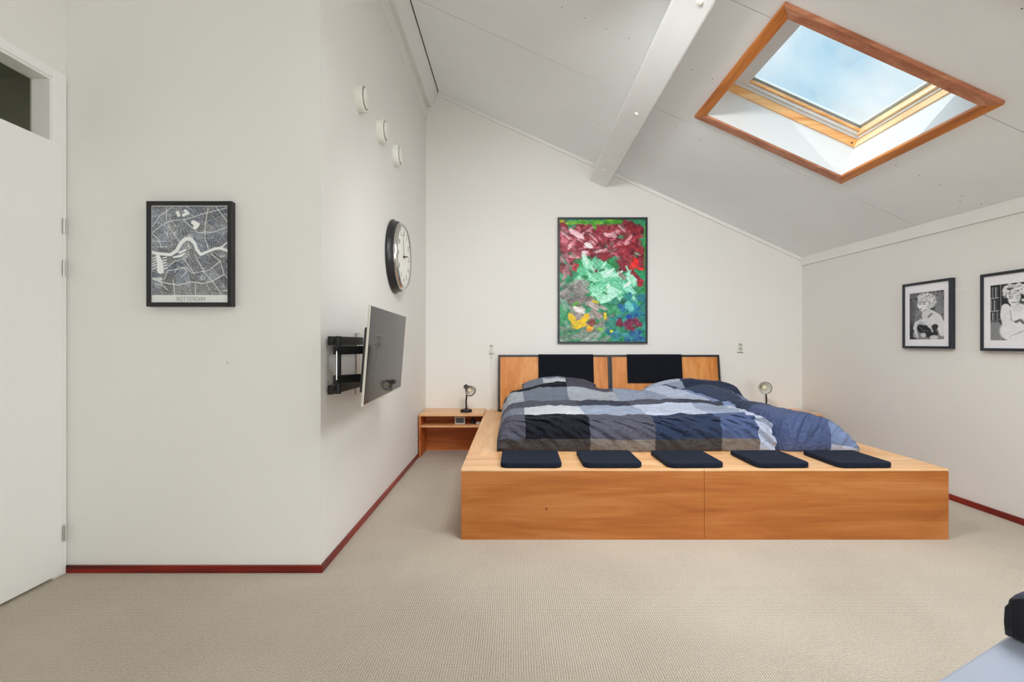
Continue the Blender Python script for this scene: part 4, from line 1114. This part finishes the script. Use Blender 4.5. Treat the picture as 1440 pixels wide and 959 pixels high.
def portrait_a():
    X, Y, im = bwcanvas(130, 206); r = np.random.default_rng(21)
    im[:] = 122+70*(fbm(X*3, Y*3, 3, 3)-0.5)
    im -= 40*np.clip(0.3-X, 0, 1)*3
    for _ in range(34): blob(im, X, Y, r.uniform(0, 1), r.uniform(0, 1.1), r.uniform(.02, .05), r.uniform(.02, .05), 0, 34, .6, .8)
    blob(im, X, Y, .02, 1.3, .22, .5, 0, 36, .5, .8)
    # shoulder, arm and chest
    pathb(im, X, Y, [(.62, .66), (.80, .84), (.92, 1.08), (.97, 1.30)], [.20, .26, .24, .22], 206)
    blob(im, X, Y, .60, .90, .30, .26, 20, 204, .2)
    pathb(im, X, Y, [(.50, .50), (.50, .76)], [.22, .24], 200); pathb(im, X, Y, [(.66, .70), (.56, .80)], .05, 60, .7)
    # face turned to the left
    blob(im, X, Y, .40, .40, .17, .23, -8, 214, .18); blob(im, X, Y, .27, .42, .035, .05, 10, 214, .4)
    pathb(im, X, Y, [(.28, .33), (.36, .315)], .018, 50); pathb(im, X, Y, [(.40, .35), (.48, .33)], .018, 60); pathb(im, X, Y, [(.29, .375), (.35, .37)], .016, 40); pathb(im, X, Y, [(.41, .39), (.47, .385)], .014, 50)
    pathb(im, X, Y, [(.29, .54), (.36, .535)], .022, 60); blob(im, X, Y, .46, .58, .10, .03, -30, 110, .7, .6)
    curls(im, X, Y, r, .46, .17, .22, .13, 70); curls(im, X, Y, r, .64, .32, .13, .20, 60); blob(im, X, Y, .68, .56, .09, .05, 30, 50, .5, .8)
    # dark bodice and raised hand
    blob(im, X, Y, .40, 1.16, .20, .16, 20, 34, .2); blob(im, X, Y, .60, 1.30, .26, .16, 10, 40, .2); blob(im, X, Y, .74, 1.12, .10, .12, 60, 46, .3); pathb(im, X, Y, [(.60, 1.04), (.68, 1.26)], .05, 196, .9); pathb(im, X, Y, [(.30, 1.10), (.42, 1.22), (.56, 1.24)], .02, 110, .8); blob(im, X, Y, .42, 1.36, .10, .09, 20, 200, .4, .9); blob(im, X, Y, .72, 1.44, .14, .08, 0, 190, .3)
    pathb(im, X, Y, [(.16, 1.14), (.20, .98), (.34, .92)], [.11, .10, .09], 200); pathb(im, X, Y, [(.16, 1.12), (.22, 1.40)], [.10, .09], 196)
    for k in range(4): pathb(im, X, Y, [(.30, .90+.035*k), (.46, .94+.035*k)], .026, 208-6*k, .95); pathb(im, X, Y, [(.31, .917+.035*k), (.45, .957+.035*k)], .006, 90, .7)
    for k in range(3): pathb(im, X, Y, [(.12, 1.30+.05*k), (.26, 1.38+.04*k)], .026, 204); pathb(im, X, Y, [(.13, 1.325+.05*k), (.25, 1.40+.04*k)], .008, 50)
    pathb(im, X, Y, [(.24, .84), (.30, .74), (.38, .84)], .03, 60, .8)
    return tint(im + (fbm(X*40, Y*40, 2, 8)-.5)*26, 5)
def portrait_b():
    X, Y, im = bwcanvas(140, 206); r = np.random.default_rng(31)
    im[:] = 44+30*(fbm(X*4, Y*4, 3, 4)-0.5)
    # bookcase at the left
    for k, y in enumerate((.05, .40, .74)):
        for j in range(5): pathb(im, X, Y, [(.02+.034*j, y+.02), (.02+.034*j, y+.27)], .022, [60, 150, 40, 190, 90][(j+k) % 5])
        pathb(im, X, Y, [(0, y+.31), (.19, y+.30)], .03, 170)
    pathb(im, X, Y, [(.235, 0), (.235, .95)], .02, 150); pathb(im, X, Y, [(.205, 0), (.205, .95)], .03, 40)
    blob(im, X, Y, .12, 1.30, .26, .34, 0, 128, .3); pathb(im, X, Y, [(0, .98), (.22, .94)], .05, 90); blob(im, X, Y, .95, .12, .14, .14, 0, 120, .5)
    # seated figure in pale dress
    blob(im, X, Y, .58, 1.25, .40, .34, 0, 216, .15); pathb(im, X, Y, [(.34, .62), (.32, .82), (.36, 1.08), (.60, 1.22)], [.18, .20, .18, .15], 212); pathb(im, X, Y, [(.86, .62), (.94, .84), (.80, 1.06)], [.16, .17, .14], 208)
    blob(im, X, Y, .60, .78, .28, .26, 0, 214, .2); pathb(im, X, Y, [(.44, .70), (.47, .98), (.60, 1.06)], .014, 90, .6); pathb(im, X, Y, [(.56, 1.02), (.66, .98), (.72, 1.06)], .06, 70, .8)
    for k in range(6): pathb(im, X, Y, [(.40+.05*k, 1.42-.02*k), (.66+.04*k, 1.28-.02*k)], .008, 160, .6)
    pathb(im, X, Y, [(.54, .56), (.60, .66)], [.18, .22], 205)
    blob(im, X, Y, .53, .40, .145, .20, 12, 216, .18); blob(im, X, Y, .62, .50, .06, .12, 20, 150, .7, .5)
    pathb(im, X, Y, [(.43, .36), (.50, .345)], .014, 70); pathb(im, X, Y, [(.56, .345), (.63, .35)], .014, 70); pathb(im, X, Y, [(.44, .40), (.49, .40)], .012, 60); pathb(im, X, Y, [(.57, .40), (.62, .40)], .012, 60); pathb(im, X, Y, [(.48, .51), (.56, .515)], .018, 80)
    curls(im, X, Y, r, .54, .16, .25, .14, 90); curls(im, X, Y, r, .76, .34, .08, .18, 40); curls(im, X, Y, r, .36, .28, .06, .10, 20)
    return tint(im + (fbm(X*40, Y*40, 2, 8)-.5)*22, 4)

def wall_picture(ya, yb, z0, z1, img, label):
    """hung on the right wall; ya = far (left in view) end, yb = near end"""
    dep = 0.035
    xa_, xb_ = xr(ya), xr(yb)
    ex = V(xb_-xa_, yb-ya, 0); Wd = ex.length; ex.normalize(); nrm = V(ex.y, -ex.x, 0)
    if nrm.x > 0: nrm = -nrm
    base = V((xa_+xb_)/2, (ya+yb)/2, z0)
    # local frame: x along ex, y = -nrm (into wall), z up
    R = Matrix(((ex.x, -nrm.x, 0, xa_), (ex.y, -nrm.y, 0, ya), (0, 0, 1, 0), (0, 0, 0, 1)))
    t = Thing('framed_photo', label, 'picture', base, 'framed portraits on the right wall')
    b = 0.018
    t.part('frame', xf(frame_ring(0, Wd, z0, z1, b, -dep, -0.001, 0.001), R), M['navyframe'])
    t.part('mount_board', xf(bm_box(b-0.002, Wd-b+0.002, -dep+0.010, -dep+0.014, z0+b-0.002, z1-b+0.002), R), M['mount_paper'])
    H = z1-z0; px0, px1 = 0.062, Wd-0.062; pz0, pz1 = z0+0.068, z1-0.078
    o = R @ V(px0, -dep+0.0092, pz1)
    art_panel('portrait_print', img, o, ex*(px1-px0), (0, 0, -(pz1-pz0)), M['print'], t)
    return t
wall_picture(3.885, 3.462, 1.060, 1.556, portrait_a(), 'framed black-and-white portrait of a curly-haired woman in profile')
wall_picture(3.250, 2.845, 1.050, 1.546, portrait_b(), 'framed black-and-white photo of a seated curly-haired woman, nearest right')

# small wall plug on the map wall
p = px(320, 510, YA)
single('wall_plug', bm_lathe([(0, 0), (0.006, 0), (0.006, 0.002), (0.003, 0.003), (0, 0.002)], 14, axis_mtx((p.x, YA, p.z), (0, -1, 0))), M['socket_well'],
       'tiny grey wall plug in the wall below the framed map', 'wall plug', (p.x, YA, p.z))

# ================================================================== DESK + CASE (lower right)
DZ = 0.75
e = V(0.886, 0.464, 0).normalized(); q = V(e.y, -e.x, 0)
cor = V(0.4326, 0.514, 0) - e*0.10
t = Thing('desk', 'white desk corner at the lower right of the view', 'desk', (cor.x, cor.y, 0))
R = Matrix(((e.x, q.x, 0, cor.x), (e.y, q.y, 0, cor.y), (0, 0, 1, 0), (0, 0, 0, 1)))
t.part('desktop', xf(bm_box(0, 1.3, 0, 0.62, DZ-0.028, DZ, 0.004, 2), R), M['desk'])
for a, b_ in ((0.04, 0.04), (1.22, 0.04), (0.04, 0.54), (1.22, 0.54)):
    t.part('leg', xf(bm_box(a, a+0.04, b_, b_+0.04, 0, DZ-0.028, 0.003, 1), R), M['white'])
# soft case lying on the desk, aligned with it
k0 = V(0.5815, 0.5925, 0)
yawc = math.atan2(e.y, e.x) + math.radians(-4)
R = Matrix.Translation((k0.x, k0.y, DZ+0.0005)) @ Matrix.Rotation(yawc, 4, 'Z')
t = Thing('zip_case', 'black and navy zip case lying on the white desk', 'case', (k0.x, k0.y, DZ))
def case_body(x0, x1, y0, y1, z0, z1, r, bev):
    b2 = bm_box(x0, x1, y0, y1, z0, z1, bev, 4); return b2
Cw, Cd, Ch = 0.16, 0.22, 0.052
t.part('case_shell', xf(bm_box(0.006, Cw, -Cd, 0.0, 0.0, Ch, 0.013, 4), R), M['case_side'], smooth=True)
path = [(0.0055, -Cd+0.01, 0.004), (0.0055, -0.012, 0.004), (0.004, -0.004, 0.006), (0.0045, -0.003, 0.030), (0.007, -0.010, 0.044), (0.012, -0.03, 0.0515), (0.014, -Cd+0.02, 0.0515)]
t.part('zip_piping', xf(bm_tube([(0.006, -0.004, 0.003), (0.0045, -0.0035, 0.018), (0.005, -0.004, 0.034), (0.008, -0.010, 0.045), (0.012, -0.022, 0.0505), (0.013, -Cd+0.02, 0.051)], 0.0042, 10), R), M['case'])
t.part('end_band', xf(bm_box(0.003, 0.020, -Cd+0.004, -0.002, 0.0, Ch-0.004, 0.006, 3), R), M['case'])

# ================================================================== LIGHT
w = bpy.data.worlds.new('sky'); SC.world = w; w.use_nodes = True
nt = w.node_tree; nt.nodes.clear()
out = nt.nodes.new('ShaderNodeOutputWorld'); bg = nt.nodes.new('ShaderNodeBackground')
tc = nt.nodes.new('ShaderNodeTexCoord')
nz = nt.nodes.new('ShaderNodeTexNoise'); nz.inputs['Scale'].default_value = 2.6; nz.inputs['Detail'].default_value = 6; nz.inputs['Roughness'].default_value = 0.55
mp = nt.nodes.new('ShaderNodeMapping'); mp.inputs['Location'].default_value = (0.35, 0.2, 0.1)
nt.links.new(tc.outputs['Generated'], mp.inputs['Vector']); nt.links.new(mp.outputs['Vector'], nz.inputs['Vector'])
cr = nt.nodes.new('ShaderNodeValToRGB')
cr.color_ramp.elements[0].position = 0.42; cr.color_ramp.elements[0].color = (0.34, 0.64, 0.86, 1)
cr.color_ramp.elements[1].position = 0.60; cr.color_ramp.elements[1].color = (0.90, 0.95, 0.98, 1)
nt.links.new(nz.outputs['Fac'], cr.inputs['Fac']); nt.links.new(cr.outputs['Color'], bg.inputs['Color'])
dt = nt.nodes.new('ShaderNodeVectorMath'); dt.operation = 'DOT_PRODUCT'; dt.inputs[1].default_value = V(-1.70, -0.91, 1.87).normalized()
nt.links.new(tc.outputs['Generated'], dt.inputs[0])
mr = nt.nodes.new('ShaderNodeMapRange'); mr.interpolation_type = 'SMOOTHSTEP'
mr.inputs['From Min'].default_value = 0.0; mr.inputs['From Max'].default_value = 0.95; mr.inputs['To Min'].default_value = 1.0; mr.inputs['To Max'].default_value = 3.0
nt.links.new(dt.outputs['Value'], mr.inputs['Value']); nt.links.new(mr.outputs['Result'], bg.inputs['Strength'])
nt.links.new(bg.outputs[0], out.inputs[0])

def area(name, loc, target, sx, sy, power, col=(1, 1, 1)):
    l = bpy.data.lights.new(name, 'AREA'); l.shape = 'RECTANGLE'; l.size = sx; l.size_y = sy; l.energy = power; l.color = col
    o = bpy.data.objects.new(name, l); COL.objects.link(o); o.location = loc
    o.rotation_euler = (Vector(target)-Vector(loc)).to_track_quat('-Z', 'Y').to_euler()
    o['label'] = name.replace('_', ' '); return o
# daylight through the window behind the viewer, and through the added, unseen second skylight
area('window_daylight', ((wx0+wx1)/2, YF+0.01, (wz0+wz1)/2), ((wx0+wx1)/2, 3, (wz0+wz1)/2), wx1-wx0-0.1, wz1-wz0-0.1, 80, (0.955, 0.985, 1.0))
c = on_slope((SKX[0]+SKX[1])/2, sum(HOLES[1])/2, -0.03)
area('assumed_skylight_daylight', c, c-V(SN, 0, CS), 0.92, 0.92, 38, (0.955, 0.985, 1.0))
# fill light added above the top of the view, shaped as a linear lamp
la = V(0.32, 1.92, 2.66); ld = V(0.20, 0.74, -0.62).normalized()
t = Thing('fill_lamp', 'added fill lamp out of view, hung from the sloping ceiling', 'lamp', la)
LM = Matrix.Translation(la) @ ld.to_track_quat('Z', 'Y').to_matrix().to_4x4()
t.part('housing', xf(bm_box(-0.42, 0.42, -0.10, 0.10, -0.05, -0.004, 0.006, 2), LM), M['white'])
for dx in (-0.06, 0.06):
    t.part('fill_lamp_arm', bm_tube([la-ld*0.03+V(dx, 0, 0), V(la.x+dx, la.y-0.02, zceil(la.x+dx)-0.004)], 0.008, 10), M['white'])
lo = area('fill_lamp_light', la+ld*0.002, la+ld, 0.80, 0.18, 26, (0.98, 0.99, 1.0))
lo.data.spread = math.radians(124)
lo.rotation_euler = (ld.to_track_quat('Z', 'Y') @ Euler((math.pi, 0, 0)).to_quaternion()).to_euler()
hl = bpy.data.lights.new('hall_fill_light', 'POINT'); hl.energy = 2.2; hl.shadow_soft_size = 0.1; hl.color = (1, 0.95, 0.85)  # unseen point light added to brighten the hall behind the transom
ho = bpy.data.objects.new('hall_fill_light', hl); COL.objects.link(ho); ho.location = (-2.8, 1.2, 2.3)
s = bpy.data.lights.new('sun', 'SUN'); s.energy = 1.7; s.angle = math.radians(0.6); s.color = (1, 0.97, 0.92)
so = bpy.data.objects.new('sun', s); COL.objects.link(so); so.rotation_euler = V(1.70, 0.91, -1.87).to_track_quat('-Z', 'Y').to_euler()
so.location = (-3, -3, 8)

# ================================================================== CAMERA + VIEW
cam = bpy.data.cameras.new('camera'); cam.sensor_width = 36; cam.lens = F/1440*36
cam.shift_x = -(CX-720)/1440; cam.shift_y = (CY-479.5)/1440
cam.clip_start = 0.05
co = bpy.data.objects.new('camera', cam); COL.objects.link(co)
co.location = (0, 0, CAMZ); co.rotation_euler = (math.pi/2, 0, 0)
SC.camera = co
SC.view_settings.view_transform = 'Standard'; SC.view_settings.look = 'None'
SC.view_settings.gamma = 1; SC.view_settings.use_curve_mapping = False
SC.view_settings.exposure = 0.10
SC.cycles.max_bounces = 10; SC.cycles.diffuse_bounces = 8; SC.cycles.transparent_max_bounces = 12
SC.cycles.use_denoising = True
SC.cycles.sample_clamp_indirect = 4
